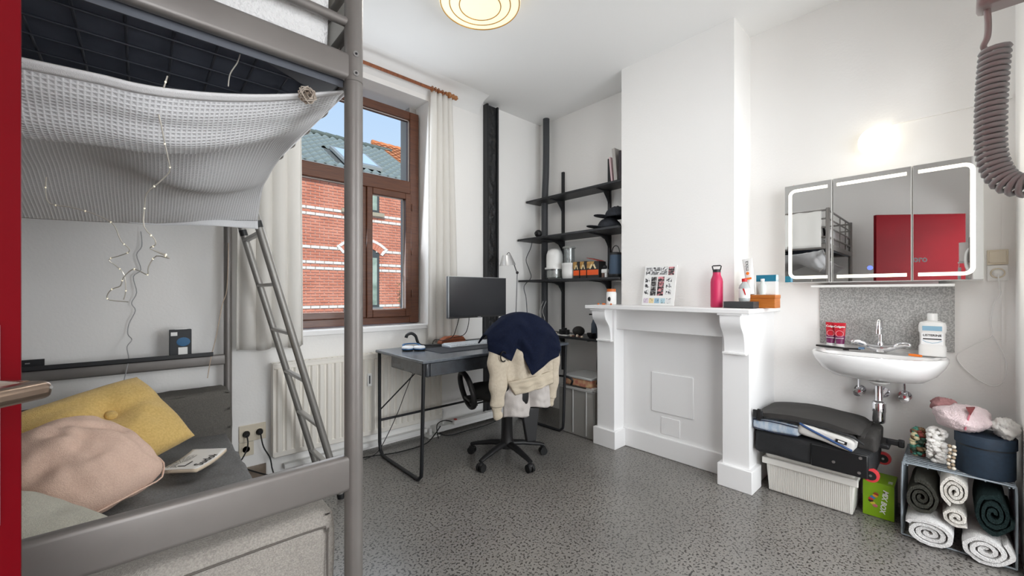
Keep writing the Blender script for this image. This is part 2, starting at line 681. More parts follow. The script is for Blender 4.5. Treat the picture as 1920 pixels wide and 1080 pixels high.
# ------------------------------------------------------------------ window
win = thing('window_1', 'brown wooden window with a top light and two lower lights', 'window', (1.29, 3.22, .945))
struct(win)
b = MB().box(.735, .82, 3.185, 3.26, .945, 2.77).box(1.715, 1.80, 3.185, 3.26, .945, 2.77)
b.box(.82, 1.715, 3.185, 3.26, 2.70, 2.77).box(.82, 1.715, 3.185, 3.26, .945, 1.005)
build(b, 'outer_frame', M_wood_win, win, bevel=.006)
build(MB().box(.82, 1.715, 3.175, 3.26, 2.055, 2.165), 'transom', M_wood_win, win, bevel=.008)
build(MB().box(1.262, 1.328, 3.18, 3.26, 1.005, 2.055), 'mullion', M_wood_win, win, bevel=.006)
b = MB().box(1.328, 1.375, 3.165, 3.235, 1.005, 2.055).box(1.665, 1.718, 3.165, 3.235, 1.005, 2.055)
b.box(1.375, 1.665, 3.165, 3.235, 2.005, 2.055).box(1.375, 1.665, 3.165, 3.235, 1.005, 1.068)
sash = build(b, 'sash', M_wood_win, win, bevel=.006)
for z in (1.20, 1.56, 1.94):
    build(MB().cyl((1.724, 3.163, z - .03), (1.724, 3.163, z + .03), .007, 8), 'hinge', M_wood_win, sash)
build(MB().box(.82, 1.262, 3.17, 3.19, 1.005, 1.055), 'glazing_bead', M_wood_win, win, bevel=.006)
pane = [(.82, 1.715, 2.165, 2.70), (.82, 1.262, 1.05, 2.055), (1.375, 1.665, 1.068, 2.005)]
for (x0, x1, z0, z1) in pane:
    p = build(MB().box(x0 - .004, x1 + .004, 3.214, 3.22, z0 - .004, z1 + .004), 'pane', M_glass, win)
    g = MB()
    for (a0, a1, c0, c1) in ((x0, x1, z0, z0 + .006), (x0, x1, z1 - .006, z1), (x0, x0 + .006, z0, z1), (x1 - .006, x1, z0, z1)):
        g.box(a0, a1, 3.206, 3.212, c0, c1)
    build(g, 'glazing_seal', mat('seal_grey', (190, 180, 172), .6), p)
struct(build(MB().box(1.752, 1.815, 3.262, 3.43, .90, 2.85).box(.735, .79, 3.262, 3.43, .90, 2.85).box(.79, 1.752, 3.262, 3.46, .86, .925),
             'trim_4', mat('outer_stone', (176, 172, 168), .8)))

# ------------------------------------------------------------------ curtains and rod
rod = thing('curtain_rod', 'brown wooden curtain rod with turned finial above the window', 'curtain rod', (1.2, 2.97, 2.9))
M_rod = mat('rod_wood', (150, 86, 48), .5, col2=(120, 66, 36), nscale=12, stretch=(8, 1, 1))
M_rodl = mat('turned_wood', (178, 122, 74), .5, col2=(150, 96, 54), nscale=30)
build(MB().cyl((.30, 2.965, 2.917), (1.93, 2.965, 2.917), .0125, 12), 'pole', M_rod, rod)
prof = [(.0, 1.93), (.02, 1.93), (.02, 1.945), (.012, 1.95), (.026, 1.96), (.028, 1.975), (.02, 1.985), (.012, 1.99), (.02, 2.0), (.024, 2.012), (.014, 2.024), (.02, 2.034), (.02, 2.046), (.006, 2.06), (0, 2.068)]
build(MB().lathe(prof, (0, 2.965, 2.917), 16, 'x'), 'finial', M_rodl, rod)
for xr in (1.80, 1.83, 1.86, 1.90, .50, .60, .70, .78):
    ring = [(xr, 2.965 + .02 * math.cos(a * PI / 8), 2.917 + .02 * math.sin(a * PI / 8)) for a in range(16)]
    build(MB().tube(ring, .004, 6, closed=True), 'ring', M_rodl, rod)
build(MB().cyl((1.915, 2.965, 2.917), (1.915, YW, 2.917), .012, 10).cyl((1.915, YW - .012, 2.917), (1.915, YW, 2.917), .03, 14), 'wall_bracket', M_rodl, rod)

M_curt = cloth_mat('white_curtain_cotton', (238, 236, 232), .32, .15, 500)


def curtain(x0, x1, xb0, xb1, z0, z1, folds, label, seed):
    def fn(u, v):
        z = z0 + (z1 - z0) * v
        k = v ** 1.5
        xa = xb0 + (x0 - xb0) * k
        xc = xb1 + (x1 - xb1) * k
        x = xa + (xc - xa) * u
        amp = .021 * (1 - .35 * v)
        ph = folds * 2 * PI * u + .7 * math.sin(3.1 * u + seed) + .5 * noise.noise(Vector((u * 3, v * 2.2, seed)))
        y = 2.972 + amp * math.sin(ph) + .012 * noise.noise(Vector((u * 6, v * 4, seed + 5)))
        x += .010 * math.cos(ph)
        return (x, y, z + .006 * math.sin(ph * .5))
    return tag(build(MB().surf(fn, 90, 40), 'curtain', M_curt, smooth=80, solid=.0025), label, 'curtain')


curtain(1.795, 1.99, 1.765, 2.05, .785, 2.905, 4.0, 'white cotton curtain hanging right of the window beside the monitor', 2.0)
curtain(.44, .795, .42, .815, .845, 2.90, 4.5, 'white cotton curtain hanging left of the window behind the ladder', 9.0)

# ------------------------------------------------------------------ radiator
M_rad = mat('radiator_enamel', (236, 232, 224), .4)
rad = thing('radiator', 'white fluted panel radiator on the wall below the window', 'radiator', (1.27, 3.0, .13))
prof = []
x = .645
while x < 1.885:
    prof += [(x, 2.985), (x + .010, 2.972), (x + .034, 2.972), (x + .044, 2.985)]
    x += .052
poly = [(.632, 2.985)] + prof + [(1.90, 2.985), (1.90, 3.0), (.632, 3.0)]
build(MB().prism(poly, 'z', .165, .705), 'fluted_panel', M_rad, rad, smooth=20)
b = MB().box(.630, 1.902, 2.978, 3.002, .128, .168).box(.630, 1.902, 2.978, 3.002, .703, .735)
build(b, 'panel_rim', M_rad, rad, bevel=.006)
b = MB()
for i in range(34):
    xx = .64 + i * .0372
    b.box(xx, xx + .024, 2.985, 3.030, .737, .741)
b.box(.630, 1.902, 2.976, 2.982, .732, .744).box(.630, 1.902, 3.030, 3.036, .732, .744)
build(b, 'top_grille', M_rad, rad)
for xx in (.626, 1.898):
    build(MB().box(xx, xx + .007, 2.976, 3.036, .14, .742), 'side_panel', M_rad, rad, bevel=.002)
b = MB().box(1.243, 1.277, 2.953, 2.973, .505, .60)
met = build(b, 'heat_meter', M_white, rad, bevel=.004)
build(MB().box(1.253, 1.262, 2.950, 2.9535, .525, .585), 'meter_window', M_dkgrey, met)
build(MB().tube(smoothpts([(1.905, 3.01, .18), (1.94, 3.01, .18), (1.94, 3.012, .10), (1.94, 3.012, .0)]), .009, 8), 'supply_pipe', M_white, rad)

skirt = thing('cable_trunking', 'white cable trunking along the floor under the radiator', 'trunking', (1.5, 3.0, 0))
build(MB().box(.70, 1.78, 3.005, 3.048, .03, .062), 'trunk', M_white, skirt, bevel=.003)
build(MB().box(1.83, 2.55, 2.955, 3.045, .02, .065), 'duct_cover', M_white, skirt, bevel=.004)
build(MB().cyl((1.80, 2.99, .0), (1.80, 2.99, .062), .014, 10).box(1.75, 1.86, 2.93, 3.04, 0, .006), 'pipe_foot', M_white, skirt)

# ------------------------------------------------------------------ fireplace surround
fp = thing('fireplace_surround', 'white painted fireplace surround with corbels and closed opening', 'fireplace', (2.75, 1.38, 0))
b = MB().box(2.58, 2.895, .80, 1.972, 1.08, 1.108).box(2.885, XW, .80, .99, 1.08, 1.108).box(2.885, XW, 1.83, 1.972, 1.08, 1.108)
build(b, 'mantel_shelf', M_trim, fp, bevel=.004)
for (y0, y1) in ((.835, .990), (1.778, 1.938)):
    build(MB().box(2.695, 2.83, y0, y1, .13, 1.08), 'pilaster', M_trim, fp, bevel=.003)
    yo = .022
    pl = build(MB().box(2.67, 2.84, y0 - yo, y1 + yo, 0, .138), 'plinth', M_trim, fp, bevel=.004)
    # corbel: scrolled S profile
    pr = [(2.70, 1.078), (2.60, 1.078), (2.597, 1.058), (2.601, 1.025), (2.612, .998), (2.632, .975), (2.652, .952), (2.664, .925), (2.672, .890), (2.676, .86), (2.676, .838), (2.70, .838)]
    yc, hw = (y0 + y1) / 2, .060
    co = build(MB().prism(pr, 'y', yc - hw, yc + hw), 'corbel', M_trim, fp, bevel=.003, smooth=50)
    build(MB().box(2.664, 2.70, yc - hw - .008, yc + hw + .008, .826, .840), 'corbel_foot', M_trim, co, bevel=.003)
    build(MB().box(2.588, 2.70, yc - hw - .010, yc + hw + .010, 1.068, 1.081), 'corbel_cap', M_trim, co, bevel=.002)
build(MB().box(2.722, 2.84, .985, 1.783, .922, 1.081), 'frieze', M_trim, fp, bevel=.004)
build(MB().box(2.832, 2.884, .985, 1.783, 0, .925), 'infill_panel', M_trim, fp)
build(MB().box(2.812, 2.835, .985, 1.783, 0, .145), 'skirting', M_trim, fp, bevel=.006)
build(MB().box(2.826, XW, .838, .984, 0, 1.08), 'side_cheek', M_trim, fp, bevel=.002)
build(MB().box(2.826, XW, 1.837, 1.936, 0, 1.08), 'side_cheek', M_trim, fp, bevel=.002)
build(MB().box(2.824, 2.834, 1.228, 1.540, .322, .612), 'cover_plate', M_trim, fp, bevel=.003)
build(MB().box(2.828, 2.834, 1.325, 1.466, .168, .292), 'cover_plate', M_trim, fp, bevel=.002)

# ------------------------------------------------------------------ posts in the alcove
M_rough = mat('black_rough_paint', (22, 23, 26), .55, col2=(52, 46, 40), nscale=26, ncontrast=(.55, .8), bump=1.0, bscale=30)
post = thing('iron_post', 'black rough iron post standing against the wall beside the curtain', 'post', (2.48, 3.02, 0))
build(MB().box(2.418, 2.548, 3.004, 3.05, 0, 2.995), 'web', M_rough, post, smooth=0)
for x0 in (2.410, 2.536):
    build(MB().box(x0, x0 + .02, 2.985, 3.05, 0, 3.0), 'flange', M_dkgrey if False else M_black, post, bevel=.004)
def webf(u, v):
    z = .02 + 2.95 * v
    x = 2.428 + .11 * u
    e = min(1, min(u, 1 - u) * 6)
    return (x, 3.003 - .013 * e * (.5 + noise.noise(Vector((x * 22, z * 14, 1.0))) + .5 * noise.noise(Vector((x * 60, z * 40, 4.0)))), z)
build(MB().surf(webf, 10, 240), 'rough_fill', M_rough, post, smooth=60)
pts = smoothpts([(3.12, 2.885, HC), (3.12, 2.885, 2.75), (3.118, 2.888, 2.45), (3.116, 2.90, 2.2), (3.118, 2.905, 1.9), (3.12, 2.905, .0)], 4)
tag(build(MB().tube(pts, .034, 16), 'drain_pipe', M_dkgrey, smooth=60), 'dark grey vertical pipe in the corner behind the black shelves', 'pipe')

# ------------------------------------------------------------------ black bracket shelving
sh = thing('bracket_shelving', 'black bracket shelving on slotted uprights in the alcove', 'shelves', (3.05, 2.45, .4))
for yy in (2.712, 2.154):
    u = build(MB().box(3.176, 3.20, yy - .013, yy + .013, .42, 2.44), 'upright', M_black, sh)
boards = [(2.965, 2.15), (2.845, 1.742), (2.86, 1.325), (2.83, .800)]
for i, (xf, z) in enumerate(boards):
    build(MB().box(xf, 3.172, 1.842, 3.03, z - .010, z + .010), 'shelf_board', M_black, sh, bevel=.002)
    for yy in (2.712, 2.154):
        L = 3.176 - xf - .03
        pr = [(3.176, z - .012), (3.176 - L, z - .012), (3.176 - L, z - .018), (3.176 - .42 * L, z - .026), (3.176 - .055, z - .048), (3.176 - .022, z - .085), (3.176, z - .125)]
        build(MB().prism(pr, 'y', yy - .008, yy + .008), 'bracket', M_black, sh)

# ------------------------------------------------------------------ brick house across the street
YF = 11.5
house = thing('brick_house', 'red brick house with white brick bands and grey tiled roof across the street', 'building', (4.0, 12.5, -.25))
M_mortar = mat('mortar', (222, 206, 194), .9)
M_brick = mat('red_brick', (200, 124, 100), .85, col2=(218, 146, 122), nscale=2.5)
M_wbrick = mat('white_glazed_brick', (232, 228, 222), .5)
M_frame = mat('dark_window_frame', (72, 76, 78), .5)
build(MB().box(.2, 6.93, YF + .02, YF + 6, -.3, 4.62), 'wall', M_mortar, house)
bands = [3.44, 3.28, 2.40, 2.00, 1.84, .80, 4.32]
course = .08
rows = int((4.6 + .24) / course)
br = MB()
wb_mesh = None
nw = 0


def clip(x0, x1, z0, z1):
    """parts of a brick left of / right of the openings"""
    cuts = []
    if z1 > .79 and z0 < 2.30: cuts.append((4.21, 5.19))
    elif z0 >= 2.28 and z0 < 2.54:
        hw = math.sqrt(max(0, .79 ** 2 - (z0 + .03 - 1.74) ** 2))
        cuts.append((4.70 - hw, 4.70 + hw))
    if z1 > 3.56 and z0 < 4.50: cuts.append((4.21, 5.19))
    out = [(x0, x1)]
    for (a_, b_) in cuts:
        nxt = []
        for (p, q) in out:
            if q <= a_ or p >= b_:
                nxt.append((p, q))
                continue
            if p < a_: nxt.append((p, a_))
            if q > b_: nxt.append((b_, q))
        out = nxt
    return [t for t in out if t[1] - t[0] > .02]


band_rows = {}
for bz in bands:
    band_rows[round((bz + .24) / course)] = True
for r in range(rows):
    z0 = -.24 + r * course
    white = r in band_rows
    off = .115 if r % 2 else 0
    w = .23
    x = .2 + off - w
    while x < 6.93:
        for (x0, x1) in clip(max(x, .2), min(x + w - .022, 6.93), z0, z0 + course - .022):
            if white:
                if wb_mesh is None:
                    o = build(MB().box(-.5, .5, -.025, .012, 0, course - .012), 'white_brick', M_wbrick, house, smooth=0)
                    wb_mesh = o
                else:
                    o = wb_mesh.copy()
                    COL.objects.link(o)
                o.location = ((x0 + x1) / 2, YF, z0)
                o.scale = (x1 - x0, 1, 1)
            else:
                j = random.uniform(-.006, .004)
                br.box(x0, x1, YF - .008 + j, YF + .03, z0, z0 + course - .022)
        x += w
o = build(br, 'brickwork', M_brick, house, smooth=0)
o['kind'] = 'stuff'
# arched window
cx, cz = 4.70, 1.74
def arcpts(r, a0, a1, n):
    return [(cx + r * math.sin(a0 + (a1 - a0) * i / n), cz + r * math.cos(a0 + (a1 - a0) * i / n)) for i in range(n + 1)]
am = math.asin(.50 / .78)
for i in range(15):
    a0 = -am + 2 * am * i / 15
    a1 = a0 + 2 * am / 15 - .008
    q = arcpts(.80, a0, a1, 1) + arcpts(.98, a0, a1, 1)[::-1]
    build(MB().prism(q, 'y', YF - .03, YF + .03), 'arch_brick', M_brick, house, smooth=0)
q = arcpts(.985, -am, am, 14) + arcpts(1.06, -am - .02, am + .02, 14)[::-1]
build(MB().prism(q, 'y', YF - .04, YF + .03), 'white_arch_moulding', M_wbrick, house)
for sgn in (-1, 1):
    e0, e1 = .79, 1.06
    q = [(cx + sgn * e0 * math.sin(am), cz + e0 * math.cos(am)), (cx + sgn * e1 * math.sin(am + .02), cz + e1 * math.cos(am + .02)),
         (cx + sgn * (e1 * math.sin(am) + .07), cz + e1 * math.cos(am) - .05), (cx + sgn * (e0 * math.sin(am) + .07), cz + e0 * math.cos(am) - .04)]
    build(MB().prism(q, 'y', YF - .04, YF + .03), 'white_arch_moulding', M_wbrick, house)
wpoly = [(4.21, .78)] + arcpts(.79, -am, am, 12) + [(5.19, .78)]
aw = build(MB().prism(wpoly, 'y', YF + .005, YF + .06), 'arched_window', M_frame, house)
M_pane_far = mat('far_window_pane', (170, 186, 172), .25, col2=(116, 134, 120), nscale=3, spec=.8)
M_blind = mat('pale_blind', (205, 214, 200), .8)
build(MB().box(4.27, 5.12, YF - .004, YF + .003, .86, 2.24), 'pane', M_pane_far, aw)
build(MB().box(4.30, 4.86, YF - .010, YF - .005, 1.10, 2.18), 'blind', M_blind, aw)
build(MB().box(4.14, 5.26, YF - .10, YF + .03, .70, .79), 'window_sill', mat('blue_stone', (128, 132, 134), .7), aw)
uw = build(MB().box(4.21, 5.19, YF + .0, YF + .05, 3.56, 4.50), 'upper_window', M_frame, house)
build(MB().box(4.28, 4.68, YF - .006, YF - .001, 3.64, 4.44).box(4.74, 5.12, YF - .006, YF - .001, 3.64, 4.44), 'pane', M_pane_far, uw)
build(MB().box(4.08, 5.30, YF - .11, YF + .03, 3.45, 3.555), 'window_sill', mat('sandstone', (170, 160, 140), .8), uw)
# roof
RY0, RZ0, RSL = 11.22, 4.66, .605
rl = math.hypot(1, RSL)
M_tile = mat('grey_roof_tile', (112, 120, 117), .6, col2=(140, 148, 143), nscale=3)
def rz(y): return RZ0 + RSL * (y - RY0)
build(MB().prism([(RY0, RZ0 - .10), (14.5, rz(14.5) - .10), (17.8, RZ0 - .10), (17.8, RZ0 - .3), (RY0, RZ0 - .3)], 'x', .2, 6.90), 'roof_deck', mat('roof_deck_board', (96, 98, 96), .9), house)  # plain grey deck under the tiles
tile = MB()
tw, tl = .25, .36
def tf(u, v):
    xx = tw * u
    hgt = .055 * math.sin(PI * min(1, u / .62)) if u < .62 else -.018 * math.sin(PI * (u - .62) / .38)
    yy = tl * v
    return (xx, yy / rl, yy * RSL / rl + hgt + .030 * (1 - v))
tile.surf(tf, 8, 1)
n9 = 9
tile.add([tf(i / 8, 0) for i in range(9)] + [(tf(i / 8, 0)[0], tf(i / 8, 0)[1], tf(i / 8, 0)[2] - .03) for i in range(9)], [(i, i + 9, i + 10, i + 1) for i in range(8)])
tile.uv = None
nrow = int(math.hypot(14.5 - RY0, rz(14.5) - RZ0) / (tl * .93))
tmpl = None
def in_skyl(x, y): return 3.98 < x < 5.22 and 11.48 < y < 12.72
rest = MB()
for r in range(nrow):
    y = RY0 + r * tl * .93 / rl
    x = .25
    while x < 6.75:
        if not in_skyl(x, y):
            if x > 2.6:
                if tmpl is None:
                    tmpl = build(tile, 'roof_tile', M_tile, house, smooth=60)
                    o = tmpl
                else:
                    o = tmpl.copy()
                    COL.objects.link(o)
                o.location = (x, y, rz(y) - .07)
            else:
                rest.M = Matrix.Translation((x, y, rz(y) - .07))
                rest.add([tuple(q) for q in tile.v], tile.f)
        x += tw
o = build(rest, 'roof_tiling', M_tile, house, smooth=60)
o['kind'] = 'stuff'
for i in range(20):
    x0 = .2 + i * .34
    build(MB().lathe([(.09, 0), (.10, .02), (.10, .05), (.085, .36)], (x0, 14.5, rz(14.5) - .05), 10, 'x'), 'ridge_tile', mat('ridge_tile', (96, 104, 98), .7), house)
b = MB().prism([(11.56, rz(11.56) - .03), (12.82, rz(12.82) - .03), (12.78, rz(12.78) + .07), (11.54, rz(11.54) + .07)], 'x', 4.20, 5.32)
sk = build(b, 'skylight', mat('skylight_frame', (150, 152, 150), .5), house)
build(MB().prism([(11.66, rz(11.66) + .06), (12.70, rz(12.70) + .06), (12.68, rz(12.68) + .085), (11.64, rz(11.64) + .085)], 'x', 4.30, 5.22), 'pane', mat('sky_pane', (190, 208, 226), .08, spec=1.0), sk)
b = MB().prism([(11.08, 4.58), (11.10, 4.52), (11.20, 4.52), (11.24, 4.60), (11.22, 4.60), (11.18, 4.54), (11.12, 4.54), (11.10, 4.58)], 'x', .2, 6.93)
build(b, 'gutter', mat('zinc', (170, 172, 170), .5, metal=.3), house)
build(MB().box(.2, 6.93, 11.2, 11.5, 4.44, 4.53), 'eaves_board', mat('eaves_white', (214, 210, 204), .7), house)

nb = thing('neighbour_house', 'house with orange tiled roof beside the grey tiled one', 'building', (9.5, 13.5, -.25))
M_otile = mat('orange_roof_tile', (196, 116, 70), .8, col2=(214, 140, 92), nscale=4)
build(MB().box(7.0, 13, 12.0, 19, -.3, 5.0), 'wall', M_brick, nb)
build(MB().prism([(11.7, 5.0), (15.5, 7.16), (19.3, 5.0)], 'x', 6.70, 13), 'roof', M_otile, nb)
tmpl2 = None
for r in range(13):
    for c in range(14):
        y = 11.75 + r * .285
        x = 6.72 + c * .25
        if tmpl2 is None:
            M2 = MB()
            M2.surf(lambda u, v: (.24 * u, .30 * v, .17 * v + .028 * math.sin(PI * u) + .028 * (1 - v)), 5, 1)
            tmpl2 = build(M2, 'roof_tile', M_otile, nb, smooth=60)
            o = tmpl2
        else:
            o = tmpl2.copy()
            COL.objects.link(o)
        o.location = (x, y, 5.0 + (y - 11.7) * .568 + .01)
for i in range(10):
    build(MB().lathe([(.09, 0), (.105, .02), (.105, .05), (.085, .36)], (6.68 + i * .34, 15.5, 7.15), 10, 'x'), 'ridge_tile', M_otile, nb)

struct(build(MB().box(-15, 25, 3.46, 11.5, -.45, -.3), 'ground_street', mat('asphalt', (120, 118, 116), .9, col2=(140, 138, 134), nscale=3)))
# shrub against the house wall
shrub = thing('shrub', 'small green shrub against the brick house wall', 'shrub', (5.72, 11.1, -.3))
build(MB().tube([(5.72, 11.1, -.3), (5.70, 11.12, .5), (5.66, 11.15, 1.3)], [.02, .015, .008], 6), 'stem', mat('bark', (84, 70, 54), .9), shrub)
lf = MB()
for i in range(150):
    a = random.uniform(0, 2 * PI)
    zz = random.uniform(-.1, 1.55)
    rr = random.uniform(.02, .26) * (1 - .3 * zz)
    c = Vector((5.70 + rr * math.cos(a), 11.1 + rr * math.sin(a), zz))
    d1 = Vector((random.uniform(-1, 1), random.uniform(-1, 1), random.uniform(-.4, .8))).normalized() * .05
    d2 = d1.orthogonal().normalized() * .022
    lf.add([c, c + d1 * .5 + d2, c + d1, c + d1 * .5 - d2], [(0, 1, 2, 3)])
o = build(lf, 'foliage', mat('leaf_green', (92, 116, 66), .6, col2=(60, 84, 44), nscale=8), shrub, smooth=0)
o['kind'] = 'stuff'

# ------------------------------------------------------------------ loft bed
BX0, BX1, BY0, BY1 = -1.07, .375, .973, 2.955
bed = thing('loft_bed', 'silver grey tubular steel loft bed over the sofa', 'bed', (-.35, 1.96, 0))
for (x, y) in ((BX1, BY0), (BX1 + .008, BY1), (BX0, BY0), (BX0, BY1)):
    p = build(MB().lathe([(.0, 0), (.021, 0), (.021, 1.698), (.0195, 1.699), (.0195, 1.702), (.021, 1.703), (.021, 2.16), (.017, 2.168), (0, 2.17)], (x, y, 0), 24), 'post', M_bed, bed, smooth=40)
    if y == BY0:
        for z in (1.718, 1.763):
            d = Vector((-x, -y, 0)).normalized() if x > 0 else Vector((0, -1, 0))
            d = Vector((d.x + .25, d.y, 0)).normalized() if x > 0 else d
            c = Vector((x, y, z)) + d * .0205
            bo = build(MB().cyl(c - d * .004, c + d * .003, .0065, 14), 'bolt', M_steel, p)
            build(MB().cyl(c + d * .0031, c + d * .0036, .003, 6), 'bolt_socket', M_blackpl, p)


def flat_rail(name, p0, p1, hgt, thick, r=.010, parent=bed, m=M_bed):
    """a flattened oval steel bar from p0 to p1 (horizontal), hgt tall"""
    p0, p1 = Vector(p0), Vector(p1)
    t = (p1 - p0).normalized()
    nrm = Vector((-t.y, t.x, 0))
    sec = []
    for (sx, sz, a0) in ((1, 1, 0), (-1, 1, 90), (-1, -1, 180), (1, -1, 270)):
        for k in range(5):
            a = math.radians(a0 + 90 * k / 4)
            sec.append((sx * (thick / 2 - r) + r * math.cos(a), sz * (hgt / 2 - r) + r * math.sin(a)))
    n = len(sec)
    vs_ = [p + nrm * a + Vector((0, 0, c)) for p in (p0, p1) for (a, c) in sec]
    fs_ = [tuple(range(n - 1, -1, -1)), tuple(range(n, 2 * n))] + [(i, (i + 1) % n, (i + 1) % n + n, i + n) for i in range(n)]
    return build(MB().add(vs_, fs_), name, m, parent, smooth=30)


flat_rail('upper_rail', (BX0, BY0, 1.736), (BX1 - .016, BY0, 1.736), .062, .026)
flat_rail('upper_rail', (BX0, BY1, 1.736), (BX1, BY1, 1.736), .062, .026)
flat_rail('end_rail', (BX1, BY0 + .018, 1.736), (BX1, BY1, 1.736), .062, .026)
flat_rail('end_rail', (BX0, BY0, 1.736), (BX0, BY1, 1.736), .062, .026)
flat_rail('lower_rail', (BX0, BY0, .776), (BX1 - .014, BY0, .776), .084, .028)
flat_rail('lower_rail', (BX0, BY1, .806), (BX1, BY1, .806), .062, .026)
for (z, r) in ((1.842, .011), (1.95, .009), (2.05, .009), (2.145, .011)):
    build(MB().cyl((BX0, BY0, z), (BX1 - .004, BY0, z), r, 12), 'guard_bar', M_bed, bed)
    build(MB().cyl((BX0, BY0, z), (BX0, BY1, z), r, 12), 'guard_bar', M_bed, bed)
    build(MB().cyl((BX1, BY0, z), (BX1, 2.2, z), r, 12), 'guard_bar', M_bed, bed)
for x in (-.70, -.33):
    build(MB().cyl((x, BY0, 1.76), (x, BY0, 2.145), .007, 8), 'guard_upright', M_bed, bed)
build(MB().cyl((BX1, 2.2, 1.76), (BX1, 2.2, 2.145), .009, 8), 'guard_upright', M_bed, bed)
# angle iron carrying the mesh, and the wire mesh
M_wire = mat('mesh_wire', (70, 74, 84), .5, metal=.3)
angle = build(MB().box(BX0, BX1 - .02, BY0 + .014, BY0 + .018, 1.692, 1.716).box(BX0, BX1 - .02, BY0 + .014, BY0 + .055, 1.714, 1.718)
              .box(BX1 - .055, BX1 - .014, BY0 + .02, BY1, 1.714, 1.718).box(BX0, BX1, BY1 - .05, BY1 - .014, 1.714, 1.718), 'angle_iron', mat('angle_iron', (92, 96, 104), .5, metal=.3), bed)
cp = build(MB().prism([(BX1 - .02, BY0 + .02), (BX1 - .17, BY0 + .02), (BX1 - .17, BY0 + .055), (BX1 - .055, BY0 + .12), (BX1 - .02, BY0 + .16)], 'z', 1.7105, 1.7135), 'corner_plate', mat('corner_plate', (112, 114, 120), .5, metal=.3), bed)
build(MB().lathe([(0, -.004), (.006, -.004), (.006, 0), (0, 0)], (BX1 - .13, BY0 + .042, 1.7105), 12), 'bolt', M_steel, cp)
mesh = build(MB().box(BX0, BX1 - .02, BY1 - .035, BY1 - .030, 1.718, 1.722), 'mesh_base', M_wire, bed)
x = BX0 + .05
while x < BX1 - .03:
    build(MB().cyl((x, BY0 + .03, 1.7235), (x, BY1 - .03, 1.7235), .0026, 6), 'wire', M_wire, mesh)
    x += .0712
y = BY0 + .11
while y < BY1 - .05:
    build(MB().cyl((BX0 + .01, y, 1.7195), (BX1 - .03, y, 1.7195), .0024, 6), 'wire', M_wire, mesh)
    y += .083

# mattress
mt = thing('mattress', 'thick mattress with navy underside and white sheet on the loft bed', 'mattress', (-.35, 1.96, 1.73))
build(MB().box(BX0 + .03, BX1 - .045, BY0 + .045, BY1 - .03, 1.728, 1.775), 'underside', mat('navy_ticking', (92, 98, 112), .85, col2=(100, 106, 120), nscale=14), mt, bevel=.012)
def mf(dx):
    return dx
b = MB()
nx, ny = 40, 40
def mattop(u, v):
    # bulging side + top of a mattress in a sheet (v: 0 near bottom edge .. 1 far)
    X = BX0 + .03 + (BX1 - .05 - BX0 - .03) * u
    if v < .2:
        t = v / .2
        a = t * PI / 2
        return (X, BY0 + .042 - .012 * math.sin(PI * t) + .010 * noise.noise(Vector((X * 5, t * 3, 0))), 1.772 + .20 * math.sin(a) + .004 * noise.noise(Vector((X * 9, t * 6, 2))))
    t = (v - .2) / .8
    return (X, BY0 + .045 + t * (BY1 - BY0 - .08), 1.972 + .03 * math.sin(PI * t) + .015 * noise.noise(Vector((X * 4, t * 8, 3))))
build(MB().surf(mattop, 50, 60), 'sheet', mat('white_terry_sheet', (228, 228, 228), .95, bump=.7, bscale=130), mt, smooth=80, solid=.006)
build(MB().prism([(BY0 + .045, 1.775), (BY1 - .03, 1.775), (BY1 - .03, 1.96), (BY0 + .06, 1.96)], 'x', BX1 - .062, BX1 - .052), 'end_side', MATS['white_terry_sheet'], mt)

# white sheet over the end guard rail, seen in the mirror
def dr(u, v):
    Y = 1.03 + 1.12 * u
    w = .008 * math.sin(u * 40) + .010 * noise.noise(Vector((u * 9, v * 3, 1)))
    s = v * 1.0
    L1 = .435
    if s < .5:
        return (BX1 + .020 + w * (1 - s), Y, 2.16 - (.5 - s) / .5 * L1)
    t = (s - .5) / .5
    return (BX1 - .018 + w, Y, 2.162 - t * .17)
tag(build(MB().surf(dr, 80, 24), 'bed_sheet', cloth_mat('white_bed_sheet', (236, 235, 232), .15, .2, 300), smooth=80, solid=.003), 'white sheet hung over the end guard rail of the loft bed', 'sheet')

